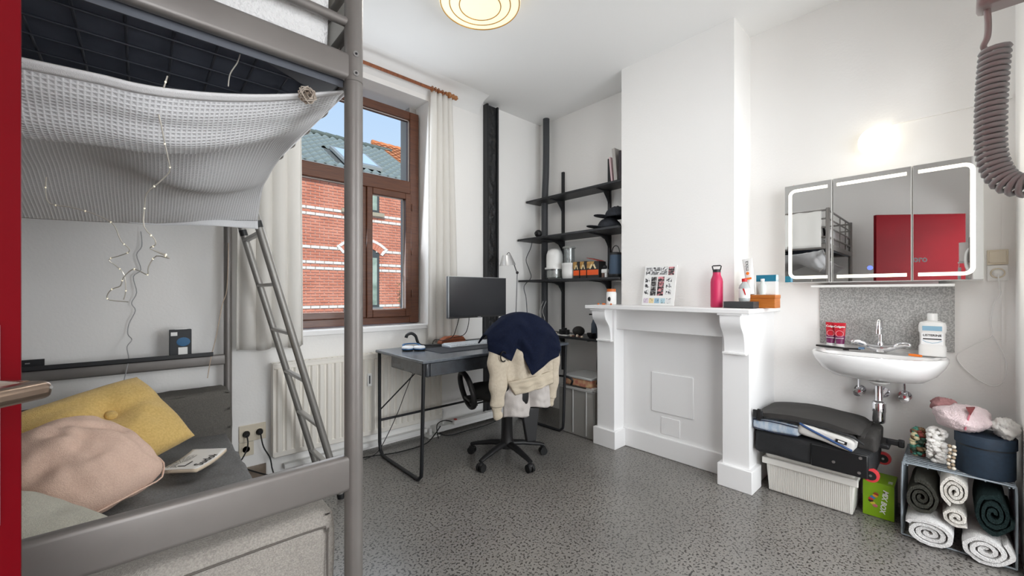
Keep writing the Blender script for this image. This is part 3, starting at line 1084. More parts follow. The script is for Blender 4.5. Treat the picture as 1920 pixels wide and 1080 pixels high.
# ------------------------------------------------------------------ waffle blanket canopy slung under the bed
def canopy_z(x, y):
    pass
def can(u, v):
    # u: left -> right along x, v: near hem -> far edge along y
    X = -.98 + (.366 + .98) * u
    Y = 1.018 + 1.0 * v
    # near hem height
    r = max(0.0, (X + .02) / .385)
    hem = 1.585 + .112 * min(1, r) ** 1.5
    if X < -.05: hem = 1.585 - .03 * min(1, (-.05 - X) / .5)
    # cross profile in y: sags just behind the hem, rises, then falls to the far edge
    kl = [(0, 0.0), (.05, -.045), (.12, -.092), (.20, -.066), (.32, .020), (.46, .034), (.70, -.020), (1.0, -.128)]
    kr = [(0, 0.0), (.06, -.012), (.13, -.022), (.22, -.034), (.34, -.040), (.48, -.046), (.70, -.062), (.86, -.10), (1.0, -.185)]
    def ev(k):
        for i in range(len(k) - 1):
            if v <= k[i + 1][0]:
                h = k[i + 1][0] - k[i][0]
                t = (v - k[i][0]) / h
                m0 = (k[i + 1][1] - k[i - 1][1]) / (k[i + 1][0] - k[i - 1][0]) if i > 0 else (k[1][1] - k[0][1]) / h
                m1 = (k[i + 2][1] - k[i][1]) / (k[i + 2][0] - k[i][0]) if i + 2 < len(k) else (k[-1][1] - k[-2][1]) / h
                return (2 * t ** 3 - 3 * t * t + 1) * k[i][1] + (t ** 3 - 2 * t * t + t) * h * m0 + (3 * t * t - 2 * t ** 3) * k[i + 1][1] + (t ** 3 - t * t) * h * m1
        return k[-1][1]
    q = min(1, max(0, r)) ** 2.2
    z = hem + ev(kl) * (1 - q) + ev(kr) * q
    soft = (1 - .85 * min(1, r) ** 2) * math.sin(PI * min(1, v))
    # loose pouches behind the first sag
    z -= .085 * math.exp(-((X - .13 - .25 * (v - .6)) / .17) ** 2 - ((v - .60) / .17) ** 2)
    z -= .050 * math.exp(-((X + .33) / .22) ** 2 - ((v - .52) / .14) ** 2)
    # tight creases fanning out of the tied corner
    z += .0045 * math.sin(2 * PI * v * 17 * (1.15 - .35 * min(1, r))) * math.exp(-(v / .22) ** 2) * min(1, v * 30) * (.5 + .5 * noise.noise(Vector((X * 6, v * 9, 3))))
    # diagonal drapes radiating from the tied corner
    z += .020 * math.sin(10 * v - 4.2 * X + 1.0) * soft
    z += .010 * math.sin(30 * v + 7 * X) * soft * (.4 + .6 * noise.noise(Vector((X * 3, v * 3, 2))))
    z += .018 * noise.noise(Vector((X * 4.5, v * 5, 7))) * soft
    X += .012 * noise.noise(Vector((v * 6, u * 3, 4))) * (1 - v)
    if u > .94: X -= .03 * math.sin(PI * v) * ((u - .94) / .06)
    Y += .05 * noise.noise(Vector((u * 4, 0, 11))) * v
    return (X, Y, z)
cno = thing('hung_blanket', 'white waffle weave blanket slung like a canopy below the loft bed', 'blanket', (-.3, 1.5, 1.45))
M_waf = cloth_mat('white_waffle', (238, 239, 241), .15, waffle=.38, freq=1000)
build(MB().surf(lambda u, v: can(u, .012 + .988 * v), 160, 130), 'waffle_cloth', M_waf, cno, smooth=80, solid=.004)
def hemf(u, v):
    p = can(u, .014 * v)
    return (p[0], p[1] - .003, p[2])
build(MB().surf(hemf, 160, 3), 'hem_band', cloth_mat('white_hem', (232, 232, 233), .1, .4, 700), cno, smooth=80, solid=.005)
# far flap hanging at the ladder corner
def flap(u, v):
    p = can(.60 + .40 * u, 1.0)
    return (p[0] + .01 * math.sin(9 * u) * v, p[1] + .01 * math.sin(14 * u + 1) * v, p[2] + .03 - (.02 + .045 * u) * v)
build(MB().surf(flap, 40, 8), 'hanging_edge', M_waf, cno, smooth=80, solid=.004)

# dried knot clipped on the hem
kn = MB()
pts = []
for i in range(90):
    a, c = i * 2.4, i * 1.37
    r = .020
    pts.append((.281 + r * math.cos(a) * math.cos(c), 1.004 + .014 * math.sin(a), 1.655 + r * math.cos(a) * math.sin(c)))
tag(build(MB().tube(smoothpts(pts, 3), .0013, 5), 'wire_ball', mat('wicker_wire', (138, 122, 108), .6, col2=(200, 190, 178), nscale=60)), 'small tangled ball of string light wire on the blanket hem', 'wire')

# string lights
M_copper = mat('fairy_wire', (214, 210, 200), .3, metal=.5)
M_bulb = mat('fairy_bulb', (250, 244, 225), .2, emit=(255, 240, 200), estr=.6)
A = [(0.035, 1.008, 1.612), (0.03, 1.012, 1.592), (0.021, 1.05, 1.567), (0.028, 1.062, 1.533), (0.035, 1.08, 1.503), (0.043, 1.096, 1.478), (0.042, 1.116, 1.457), (0.027, 1.139, 1.434), (0.008, 1.166, 1.414), (0.002, 1.19, 1.385), (0.006, 1.196, 1.346), (0.019, 1.192, 1.32), (0.025, 1.196, 1.307), (0.013, 1.217, 1.3), (0.039, 1.201, 1.287), (0.022, 1.226, 1.297), (0.047, 1.212, 1.28), (0.022, 1.244, 1.286), (0.011, 1.263, 1.262), (0.01, 1.274, 1.244), (-0.003, 1.294, 1.253), (-0.014, 1.314, 1.256), (-0.031, 1.338, 1.238), (-0.037, 1.353, 1.218), (-0.051, 1.374, 1.21), (-0.06, 1.391, 1.196), (-0.056, 1.396, 1.184), (-0.025, 1.377, 1.179)]
B_ = [(-0.175, 1.515, 1.487), (-0.174, 1.522, 1.449), (-0.167, 1.525, 1.424), (-0.134, 1.504, 1.417), (-0.105, 1.487, 1.408), (-0.076, 1.469, 1.393), (-0.051, 1.455, 1.374), (-0.038, 1.453, 1.335), (-0.026, 1.451, 1.316), (-0.025, 1.459, 1.306), (-0.045, 1.486, 1.298), (-0.063, 1.512, 1.289), (-0.05, 1.509, 1.271), (-0.035, 1.504, 1.25), (-0.033, 1.512, 1.207), (-0.034, 1.521, 1.183)]
for (L, lab) in ((A, 'long thin string light strand dangling in loops from the blanket hem'), (B_, 'shorter thin string light strand hanging below the left of the blanket')):
    st = thing('string_lights', lab, 'string lights', L[-1], 'string lights on the hung blanket')
    sp = smoothpts([(p[0] + random.uniform(-.003, .003), p[1], p[2]) for p in L], 3)
    build(MB().tube(sp, .0013, 5), 'wire', M_copper, st)
    for i in range(2, len(sp), 5):
        build(MB().ell(sp[i], (.0017, .0017, .0024), 6, 5), 'bulb', M_bulb, st)
tag(build(MB().tube(smoothpts([(.155, 1.03, 1.71), (.15, 1.03, 1.69), (.137, 1.025, 1.66), (.133, 1.02, 1.63)], 4), .0012, 5), 'string_light_tail', M_copper), 'short bent end of string light wire hooked on the bed mesh', 'wire')
C_ = [(-0.003, 3.02, 1.54), (0.001, 3.02, 1.46), (-0.020, 3.02, 1.41), (-0.003, 3.02, 1.33), (-0.033, 3.02, 1.29), (-0.02, 3.02, 1.205), (-0.04, 3.02, 1.147), (-0.025, 3.02, 1.105), (-0.05, 3.02, 1.036), (-0.055, 3.02, .98), (-0.038, 2.93, .955), (-0.056, 2.92, .92), (-0.05, 2.915, .86), (-0.058, 2.915, .80), (-0.069, 2.915, .74)]
cable('lead', C_, .0022, mat('grey_lead', (170, 170, 172), .6), 'thin grey lead running down the wall behind the hung blanket', k=4)
cable('lead', [(.383, 2.925, 1.50), (.375, 2.925, 1.231), (.353, 2.925, 1.138), (.338, 2.92, 1.047), (.318, 2.915, .928), (.298, 2.91, .835), (.280, 2.905, .712)], .0022, mat('beige_lead', (196, 176, 156), .6), 'thin beige lead hanging along the rear bed post', k=4)

# ------------------------------------------------------------------ ladder
lad = thing('bed_ladder', 'grey steel ladder leaning from the loft bed to the floor', 'ladder', (.85, 2.6, 0))
M_lad = mat('ladder_grey_steel', (140, 138, 134), .4, metal=.4)
LT, LB = Vector((.405, 0, 1.70)), Vector((.865, 0, .012))
for yy in (2.43, 2.84):
    r = build(MB().cyl((LB.x, yy, LB.z), (LT.x, yy, LT.z), .0195, 16), 'rail', M_lad, lad)
    build(MB().tube([(LB.x, yy, .0), (LB.x - .006, yy, .03)], .0212, 14), 'foot_cap', M_blackpl, r)
    t = (LT - LB) * .905 + LB
    t2 = (LT - LB) * .925 + LB
    build(MB().tube([(t.x, yy, t.z), (t2.x, yy, t2.z)], .0208, 14), 'collar', M_blackpl, r)
    build(MB().tube(smoothpts([(LT.x, yy, LT.z), (LT.x - .005, yy, 1.76), (BX1, yy, 1.785), (BX1 - .022, yy, 1.76)], 4), .010, 10), 'hook', M_lad, r)
for i in range(6):
    f = .10 + .158 * i
    p = LB + (LT - LB) * f
    flat_rail('rung', (p.x, 2.43, p.z), (p.x, 2.84, p.z), .018, .034, .006, lad, mat('rung_steel', (168, 166, 164), .3, metal=.6))

# ------------------------------------------------------------------ sofa
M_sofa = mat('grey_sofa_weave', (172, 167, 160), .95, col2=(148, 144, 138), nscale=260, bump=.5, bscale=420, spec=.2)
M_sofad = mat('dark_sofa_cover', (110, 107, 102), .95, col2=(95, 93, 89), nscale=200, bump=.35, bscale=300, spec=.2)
sofa = thing('sofa', 'grey fabric two seat sofa standing under the loft bed', 'sofa', (-.3, 1.93, 0))


def soft_box(x0, x1, y0, y1, z0, z1, r, seed, amp=.006, n=18):
    """upholstered block: rounded box with slight sag and wrinkles"""
    b_ = MB()
    cx_, cy_, cz_ = (x0 + x1) / 2, (y0 + y1) / 2, (z0 + z1) / 2
    hx, hy, hz = (x1 - x0) / 2, (y1 - y0) / 2, (z1 - z0) / 2
    def place(p):
        q = Vector((max(-hx + r, min(hx - r, p.x)), max(-hy + r, min(hy - r, p.y)), max(-hz + r, min(hz - r, p.z))))
        d = p - q
        if d.length > 1e-7:
            p2 = q + d.normalized() * r
        else:
            p2 = p
        w = Vector((p2.x + cx_, p2.y + cy_, p2.z + cz_))
        k = noise.noise(w * 6 + Vector((seed, 0, 0))) * amp + noise.noise(Vector((w.x * 22, w.y * 9, w.z * 12)) + Vector((seed, 3, 0))) * amp * .6
        nn = d.normalized() if d.length > 1e-7 else Vector((0, 0, 0))
        return w + nn * k
    for ax in range(3):
        for sg in (-1, 1):
            h = (hx, hy, hz)
            a1, a2 = (ax + 1) % 3, (ax + 2) % 3
            def fn(u, v, ax=ax, sg=sg, a1=a1, a2=a2):
                p = [0, 0, 0]
                # denser samples near the edges
                def e(t): return (t - .5) * 2
                p[ax] = sg * h[ax]
                p[a1] = e(u) * h[a1]
                p[a2] = e(v) * h[a2]
                return place(Vector(p))
            b_.surf(fn, int(n * 1.4), n)
            b_.uv = None
    return b_


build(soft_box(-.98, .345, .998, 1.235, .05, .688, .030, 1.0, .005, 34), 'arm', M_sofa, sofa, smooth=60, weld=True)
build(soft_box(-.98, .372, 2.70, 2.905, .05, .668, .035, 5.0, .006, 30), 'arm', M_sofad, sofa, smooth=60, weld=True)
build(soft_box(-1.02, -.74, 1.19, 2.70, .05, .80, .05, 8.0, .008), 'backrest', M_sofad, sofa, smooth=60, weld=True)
build(MB().box(-.9, .31, 1.19, 2.70, .05, .30), 'base', M_sofad, sofa, bevel=.01)


def seatf(u, v):
    X = -.78 + (.345 + .78) * min(1, u * 1.08)
    Y = 1.185 + 1.52 * v
    z = .425 + .020 * math.sin(PI * u) + .022 * noise.noise(Vector((X * 5 + Y * 2, Y * 4, 3))) + .030 * math.sin((X * 12 + Y * 22)) * noise.noise(Vector((X * 4, Y * 4, 9)))
    if u > 1 / 1.08:
        t = (u - 1 / 1.08) / (1 - 1 / 1.08)
        X += .012 * math.sin(PI * t)
        z -= .30 * t
    return (X, Y, z)
build(MB().surf(seatf, 90, 90), 'seat_cover', mat('crumpled_seat_cover', (124, 124, 124), .62, col2=(106, 105, 104), nscale=150, bump=.3, bscale=250, spec=.25), sofa, smooth=80)
# seams on the near arm front
sm = MB()
sm.tube(smoothpts([(-.97, .9945, .652), (-.3, .9945, .656), (.25, .9945, .657), (.318, .9945, .642), (.322, .9945, .59), (.322, .9945, .06)], 4), .0024, 5)
build(sm, 'arm_piping', mat('dark_seam', (96, 91, 86), .9), sofa)
for (x, y) in ((-.9, 1.06), (.28, 1.06), (-.9, 2.82), (.28, 2.82)):
    build(MB().box(x - .03, x + .03, y - .03, y + .03, 0, .055), 'leg', M_blackpl, sofa)

# cushions
FW = Vector((.6745, .7383, 0)); RT = Vector((.7383, -.6745, 0)); UP = Vector((0, 0, 1))
c = thing('cushion', 'mustard yellow cushion with a centre button on the sofa', 'cushion', (-.1, 2.47, .47))
My = frame((-.150, 2.352, .620), (.30, .20, .064), (-.184, .236, .282))
M_yel = mat('mustard_wool', (226, 194, 124), .95, col2=(212, 178, 108), nscale=120, bump=.4, bscale=300, spec=.15, sheen=.2)
def ypil():
    b_ = MB(My)
    b_.pillow(.60, .42, .19, 34, 3.0, .03, .010, .10)
    # pull the middle in where the button sits
    Mi = My.inverted()
    for i, v in enumerate(b_.v):
        q = Mi @ v
        d = math.hypot(q.x - .075, q.y - .035)
        k = .050 * math.exp(-(d / .06) ** 2) + .012 * math.exp(-((q.y - .035) / .03) ** 2) * math.exp(-((q.x - .075) / .2) ** 2)
        q.z -= math.copysign(min(k, abs(q.z) * .8), q.z)
        b_.v[i] = My @ q
    return b_
build(ypil(), 'cover', M_yel, c, smooth=80, weld=True)
b = MB(My)
b.lathe([(0, .036), (.018, .037), (.021, .044), (.019, .052), (.010, .056), (0, .057)], (.075, .035, 0), 18)
build(b, 'button', M_yel, c, smooth=60)
Mp = frame((-.160, 2.045, .605), (.22, -.25, -.19), (.12, .18, .05))
c = thing('cushion', 'pale pink cushion leaning in front of the yellow one', 'cushion', (-.13, 2.02, .44))
M_pink = mat('pale_pink_weave', (238, 208, 190), .95, col2=(228, 196, 178), nscale=200, bump=.45, bscale=380, spec=.15)
b = MB(Mp)
b.pillow(.42, .38, .20, 34, 7.0, .02, .024, .34)
build(b, 'cover', M_pink, c, smooth=80, weld=True)
edge = []
for i in range(60):
    a = 2 * PI * i / 60
    ca, sa = math.cos(a), math.sin(a)
    k = 1 / max(abs(ca), abs(sa))
    kk = min(k, 1.30)
    edge.append(Mp @ Vector((.206 * ca * min(k, 1.2), .186 * sa * min(k, 1.2), 0)))
build(MB().tube(edge, .003, 5, closed=True), 'piping', M_pink, c)
Mc = frame((-.285, 1.66, .525), (.70, -.62, -.30), (.55, .75, .22))
c = tag(build(MB(Mc).pillow(.42, .38, .17, 30, 12.0, .03, .012), 'cushion', mat('cream_weave', (205, 203, 190), .95, col2=(192, 190, 178), nscale=200, bump=.4, bscale=350, spec=.15), smooth=80, weld=True),
        'cream cushion nearest the red door on the sofa', 'cushion')

# sudoku book
bk = thing('book', 'white puzzle book with black title lying on the sofa seat', 'book', (.17, 2.27, .455))
p00, p10, p11, p01 = Vector((.165, 2.093, .470)), Vector((.288, 2.258, .478)), Vector((.128, 2.448, .478)), Vector((.058, 2.31, .474))
# covers: bx runs along the spine/title edge
ex = Vector((.123, .165, .0)).normalized()
ey = Vector((-.165, .123, .0)).normalized()
Mb_ = frame((.165, 2.085, .468), ex, ey)
def page(u, v, lift=0.0):
    return (.205 * u, .145 * v, .004 + lift + .012 * (2 * u - 1) ** 2 * (1 if u > .5 else .5))
b = MB(Mb_).surf(lambda u, v: page(u, v, .008), 16, 8)
M_page = mat('book_paper', (226, 224, 220), .7)
build(b, 'cover', M_page, bk, smooth=60, solid=.0006)
b = MB(Mb_).surf(lambda u, v: page(u, v, .0), 16, 8)
build(b, 'pages', mat('page_edge', (222, 206, 184), .8), bk, smooth=60, solid=.013)
text('Sudoku', 'title', mat('ink_black', (20, 20, 22), .6), Mb_ @ Matrix.Translation((.115, .022, .0155)), .050, bk)
M_ink = MATS['ink_black']
b = MB(Mb_)
for i in range(13):
    a = PI * i / 12
    b.tube([(.06 + .028 * math.cos(a), .095 + .016 * math.sin(a), .0155), (.06 + .095 * math.cos(a), .095 + .048 * math.sin(a), .0160)], .0005, 4)
for k in range(4):
    r = .3 + .22 * k
    b.tube([(.06 + .105 * r * math.cos(PI * i / 16), .095 + .052 * r * math.sin(PI * i / 16), .0158) for i in range(17)], .0004, 4)
build(b, 'cover_grid', M_ink, bk)
b = MB(Mb_).box(.036, .086, .068, .096, .0152, .0166)
build(b, 'cover_window', M_ink, bk)
b = MB(Mb_).box(.041, .086, .072, .096, .0166, .0170)
build(b, 'cover_panel', M_page, bk)

# ledge on the rear rail and the box on it
lg = thing('ledge', 'black metal picture ledge resting on the rear bed rail', 'ledge', (-.05, 2.92, .84))
build(MB().box(-.60, .305, 2.885, 2.965, .838, .842).box(-.60, .305, 2.885, 2.889, .838, .862), 'shelf', M_black, lg, bevel=.001)
b_ = build(MB().box(-.46, -.345, 2.955, 2.963, .842, .885), 'end_bracket', M_black, lg)
build(MB().box(-.405, -.390, 2.951, 2.956, .866, .871), 'screw', M_steel, b_)
bx = thing('product_box', 'small black product box with white label on the ledge', 'box', (.16, 2.93, .842))
build(MB().box(.112, .208, 2.905, 2.945, .843, .998), 'carton', mat('black_card', (26, 30, 36), .5), bx, bevel=.002)
build(MB().box(.118, .146, 2.9035, 2.9048, .965, .985), 'label', M_white, bx)
build(MB().box(.150, .19, 2.9035, 2.9048, .852, .90), 'label', M_white, bx)
build(MB().ell((.172, 2.9042, .93), (.030, .0008, .025), 14, 8), 'blue_print', mat('blue_print', (36, 96, 140), .5), bx)
build(MB().box(.135, .19, 2.918, 2.932, .9985, 1.003), 'hang_tab', M_white, bx)

# wall sockets by the sofa with plugs
so = thing('wall_socket', 'cream double wall socket with black plugs beside the sofa', 'socket', (.53, 3.045, .27))
build(MB().box(.452, .600, 3.040, 3.05, .255, .36).box(.452, .532, 3.040, 3.05, .165, .252), 'plate', M_cream, so, bevel=.003)
for (x, z) in ((.49, .305), (.563, .305), (.49, .208)):
    r_ = build(MB().lathe([(.026, 0), (.026, -.003), (.021, -.003), (.019, .004), (0, .004)], (x, 3.040, z), 20, 'y'), 'socket_ring', M_cream, so)
for (x, z) in ((.49, .305), (.563, .305)):
    build(MB().lathe([(0, -.035), (.012, -.033), (.017, -.02), (.018, -.003), (0, -.003)], (x, 3.040, z), 14, 'y'), 'plug', M_rubber, so)
cable('power_cable', [(.49, 3.005, .30), (.49, 2.985, .25), (.47, 2.97, .20), (.44, 2.95, .17), (.40, 2.93, .18)], .004, M_rubber, 'black plug cable curling from the socket to the sofa')
cable('power_cable', [(.563, 3.005, .30), (.575, 2.985, .22), (.61, 2.975, .14), (.62, 2.96, .07), (.64, 2.94, .02), (.72, 2.93, .008), (.95, 2.95, .008)], .004, M_rubber, 'black plug cable dropping from the socket to the floor by the radiator')
cable('power_cable', [(.36, 2.93, .22), (.43, 2.97, .15), (.52, 2.98, .08), (.64, 2.93, .03), (.80, 2.90, .008), (1.05, 2.93, .008), (1.25, 2.88, .008), (1.42, 2.82, .008), (1.65, 2.83, .008), (1.78, 2.90, .03), (1.86, 2.93, .08)], .0045, M_rubber, 'long black cable along the floor from sofa to power strip')

# ------------------------------------------------------------------ desk
M_desk = mat('black_desk_board', (70, 74, 80), .24, col2=(62, 65, 70), nscale=30, spec=.9)
desk = thing('desk', 'black desk with drawer and bent tube legs in front of the radiator', 'desk', (1.98, 2.57, 0))
DX0, DX1, DY0, DY1, DZ = 1.285, 2.69, 2.225, 2.915, .78
build(MB().box(DX0, DX1, DY0, DY1, DZ - .020, DZ), 'desk_top', mat('desk_board_window_sheen', (98, 104, 112), .26, col2=(88, 94, 101), nscale=40, spec=.8), desk, bevel=.004)  # window sheen on the top put into a lighter blue-grey colour
build(MB().box(DX0 + .045, DX1 - .05, DY0 + .035, DY1 - .16, DZ - .115, DZ - .021), 'apron', M_desk, desk, bevel=.010)
dr_ = build(MB().box(DX0 + .07, DX1 - .075, DY0 + .025, DY0 + .036, DZ - .110, DZ - .026), 'drawer_front', M_desk, desk, bevel=.003)
for (x, xi) in ((DX0 + .018, 1), (DX1 - .018, -1)):
    pts = [(x, DY0 + .03, DZ - .022), (x, DY0 + .045, .10)]
    loop = [(x, DY1 - .03, DZ - .022), (x, DY1 - .035, .10), (x, DY1 - .045, .045), (x, DY1 - .085, .014), (x, DY1 - .15, .012), (x, DY0 + .15, .012), (x, DY0 + .085, .014), (x, DY0 + .05, .045), (x, DY0 + .045, .10), (x, DY0 + .02, DZ - .022)]
    build(MB().tube(loop, .012, 12), 'leg_frame', M_black, desk, smooth=60)
build(MB().cyl((DX0 + .018, DY1 - .035, .26), (DX1 - .018, DY1 - .035, .26), .009, 10), 'rear_stretcher', M_black, desk)
build(MB().cyl((DX0 + .018, DY1 - .03, .33), (DX0 + .30, DY1 - .19, DZ - .116), .005, 8), 'brace', M_black, desk)
build(MB().cyl((DX1 - .018, DY1 - .03, .33), (DX1 - .30, DY1 - .19, DZ - .116), .005, 8), 'brace', M_black, desk)
cable('power_cable', [(1.62, 2.80, DZ - .12), (1.56, 2.83, .60), (1.50, 2.85, .45), (1.44, 2.86, .30), (1.36, 2.87, .14), (1.28, 2.87, .03), (1.18, 2.86, .008)], .003, M_rubber, 'thin black cable dropping diagonally behind the desk leg')

# desk mat, keyboard, case, headphones
tag(build(MB().box(1.545, 2.20, 2.42, 2.70, DZ, DZ + .004), 'desk_mat', mat('dark_mat', (42, 46, 54), .55), bevel=.001), 'dark grey desk mat under the keyboard', 'desk mat')
kb = thing('keyboard', 'white keyboard with pale keys on the desk mat', 'keyboard', (1.96, 2.66, DZ + .004))
build(MB().prism([(2.585, DZ + .0045), (2.715, DZ + .0045), (2.715, DZ + .024), (2.585, DZ + .014)], 'x', 1.735, 2.175), 'case', mat('keyboard_silver', (205, 212, 218), .4), kb, bevel=.002)
M_key = mat('key_white', (232, 236, 240), .5)
keyb = None
for r in range(5):
    for k in range(15):
        x = 1.748 + k * .0283
        y = 2.600 + r * .0225
        z = DZ + .0150 + .0018 * r
        if keyb is None:
            keyb = build(MB().box(0, .024, 0, .019, 0, .007), 'key', M_key, kb, smooth=0)
            o = keyb
        else:
            o = keyb.copy()
            COL.objects.link(o)
        o.location = (x, y, z)
cs = thing('glasses_case', 'brown leather glasses case standing behind the keyboard', 'case', (1.92, 2.86, DZ))
pr = [(1.80, DZ + .001), (2.04, DZ + .001), (2.045, DZ + .025), (2.02, DZ + .055), (1.98, DZ + .064), (1.86, DZ + .060), (1.82, DZ + .042), (1.795, DZ + .015)]
build(MB().prism(pr, 'y', 2.82, 2.885), 'body', mat('brown_leather', (150, 82, 50), .55, bump=.2, bscale=150), cs, bevel=.012, segs=3)
build(MB().box(1.80, 2.04, 2.8165, 2.8185, DZ + .028, DZ + .031), 'zip', mat('dark_zip', (90, 46, 28), .6), cs)
hp = thing('headphones', 'white and blue over-ear headphones lying on the desk corner', 'headphones', (1.48, 2.72, DZ))
M_blue = mat('blue_band', (36, 92, 140), .5)
for (x, y) in ((1.435, 2.70), (1.505, 2.655)):
    cup = build(MB().lathe([(0, .001), (.036, .001), (.042, .006), (.043, .012)], (x, y, DZ), 24), 'ear_pad', M_blackpl, hp)
    build(MB().lathe([(.043, .012), (.043, .019), (.0425, .020)], (x, y, DZ), 24), 'trim_ring', M_blue, cup)
    build(MB().lathe([(.043, .020), (.043, .028), (.036, .034), (0, .035)], (x, y, DZ), 24), 'ear_shell', mat('white_shell', (225, 228, 232), .4), cup, smooth=50)
build(MB().tube(smoothpts([(1.435, 2.735, DZ + .025), (1.445, 2.79, DZ + .034), (1.50, 2.815, DZ + .036), (1.555, 2.78, DZ + .034), (1.54, 2.69, DZ + .026)], 6), .009, 8, flat=.55), 'headband', M_blue, hp)
sw = thing('headphone_stand', 'black curved swan neck stand on the desk behind the headphones', 'stand', (1.60, 2.83, DZ))
build(MB().tube(smoothpts([(1.80, 2.76, DZ + .006), (1.70, 2.80, DZ + .008), (1.625, 2.835, DZ + .012), (1.600, 2.85, DZ + .04), (1.585, 2.855, DZ + .085), (1.555, 2.865, DZ + .107), (1.525, 2.875, DZ + .098), (1.515, 2.878, DZ + .075)], 5), [.012] * 15 + [.014] * 16 + [.015] * 5, 10, flat=.8), 'arm', M_blackpl, sw, smooth=60)
build(MB().box(1.58, 1.82, 2.735, 2.845, DZ + .0005, DZ + .004), 'base', M_blackpl, sw, bevel=.001)

# monitor on an arm
mo = thing('monitor', 'flat black screen monitor standing over the desk', 'monitor', (1.95, 2.53, DZ))
build(MB().box(1.668, 2.232, 2.520, 2.55, 1.012, 1.327), 'housing', mat('monitor_back', (60, 62, 66), .5), mo, bevel=.004)
build(MB().box(1.668, 2.232, 2.517, 2.521, 1.012, 1.327), 'bezel', mat('monitor_bezel', (176, 178, 180), .35, metal=.5), mo)
build(MB().box(1.673, 2.229, 2.514, 2.5175, 1.024, 1.324), 'screen', mat('dark_screen', (40, 42, 46), .22, spec=.4), mo)
build(MB().box(1.668, 2.232, 2.5135, 2.5165, 1.012, 1.0245), 'chin', M_blackpl, mo)
build(MB().box(1.935, 1.965, 2.5125, 2.5137, 1.016, 1.020), 'logo', M_steel, mo)
build(MB().box(2.203, 2.212, 2.512, 2.5137, 1.010, 1.0145), 'power_light', mat('amber_light', (255, 150, 30), .4, emit=(255, 150, 30), estr=1.5), mo)
arm = build(MB().box(1.90, 2.0, 2.55, 2.575, 1.12, 1.22).cyl((1.95, 2.57, 1.17), (2.15, 2.70, 1.17), .018, 10).cyl((2.15, 2.70, DZ + .03), (2.15, 2.70, 1.19), .018, 12), 'stand_arm', M_black, mo)
build(MB().box(2.06, 2.24, 2.66, 2.88, DZ + .001, DZ + .018), 'stand_foot', M_black, mo, bevel=.004)
cable('monitor_cable', [(1.80, 2.555, 1.05), (1.80, 2.60, .95), (1.80, 2.66, .86), (1.795, 2.78, .82), (1.79, 2.93, .80), (1.79, 2.945, .60)], .003, M_rubber, 'thin black cable hanging straight below the left of the monitor')
cable('monitor_cable', [(1.885, 2.555, 1.05), (1.905, 2.60, .94), (1.93, 2.70, .86), (1.91, 2.90, .80), (1.905, 2.945, .60)], .003, M_rubber, 'curved black cable below the middle of the monitor')

# desk lamp
M_lamp = mat('dull_steel', (110, 110, 112), .45, metal=.6)
dl = thing('desk_lamp', 'slim silver desk lamp with conical shade behind the chair', 'lamp', (2.60, 2.78, DZ))
build(MB().lathe([(0, .0005), (.085, .0005), (.085, .012), (.02, .018), (0, .018)], (2.60, 2.80, DZ), 24), 'base', M_steel, dl)
build(MB().cyl((2.60, 2.80, DZ + .015), (2.612, 2.785, 1.40), .0045, 8), 'stem', M_lamp, dl)
build(MB().cyl((2.612, 2.785, 1.385), (2.53, 2.77, 1.525), .005, 8), 'upper_arm', M_lamp, dl)
build(MB().ell((2.612, 2.785, 1.395), .014, 10, 8), 'joint', M_blackpl, dl)
Ml = Matrix.Translation((2.462, 2.752, 1.455)) @ Matrix.Rotation(math.radians(-8), 4, 'Y')
build(MB(Ml).lathe([(.072, 0), (.074, .0), (.042, .088), (.036, .096), (0, .096), (0, .092), (.034, .092), (.040, .086), (.070, .0)], (0, 0, 0), 28), 'shade', mat('satin_aluminium', (206, 206, 206), .35, metal=.6), dl, smooth=50)
build(MB(Ml).tube(smoothpts([(0, 0, .096), (.03, 0, .115), (.06, .01, .085), (.075, .015, .06)], 4), .003, 6), 'shade_wire', M_blackpl, dl)

# ------------------------------------------------------------------ office chair
CH = Matrix.Translation((1.96, 2.20, 0)) @ Matrix.Rotation(math.radians(-18), 4, 'Z')
ch = thing('office_chair', 'black office chair on casters with clothes over its back', 'chair', (1.96, 2.20, 0))
for a in (136, 208, 280, 352, 64):
    r = math.radians(a)
    d = Vector((math.cos(r), math.sin(r), 0))
    leg = build(MB(CH).tube([d * .03 + UP * .115, d * .12 + UP * .108, d * .25 + UP * .082, d * .285 + UP * .072], [.030, .026, .019, .017], 10, flat=.7), 'leg', M_blackpl, ch, smooth=50)
    pr_ = Vector((-d.y, d.x, 0))
    k = build(MB(CH).cyl(d * .28 + pr_ * .024 + UP * .028, d * .28 + pr_ * .006 + UP * .028, .0275, 16).cyl(d * .28 - pr_ * .024 + UP * .028, d * .28 - pr_ * .006 + UP * .028, .0275, 16), 'caster', M_rubber, leg)
    build(MB(CH).tube([d * .28 + UP * .03, d * .28 + UP * .075], .009, 8).ell(d * .28 + UP * .046, (.024, .024, .016), 10, 6), 'caster_fork', M_blackpl, leg)
build(MB(CH).lathe([(.052, .085), (.052, .13), (.043, .15), (.040, .31), (.022, .315), (.020, .44), (0, .44)], (0, 0, 0), 18), 'column', M_blackpl, ch)
build(MB(CH).box(-.09, .09, -.12, .14, .41, .465), 'mechanism', M_blackpl, ch, bevel=.012)
build(MB(CH).cyl((-.08, .02, .435), (-.24, .03, .415), .006, 8).box(-.27, -.22, .01, .05, .405, .425), 'lever', M_blackpl, ch)
def chair_seat(u, v):
    a = u * 2 * PI
    rr = [0, .7, .93, 1.0, .99, .9, 0][int(round(v * 6))]
    zz = [.535, .53, .52, .50, .48, .465, .465][int(round(v * 6))]
    ca, sa = math.cos(a), math.sin(a)
    k = (abs(ca) ** 4 + abs(sa) ** 4) ** -.25
    return (.245 * rr * k * ca, .02 + .245 * rr * k * sa, zz)
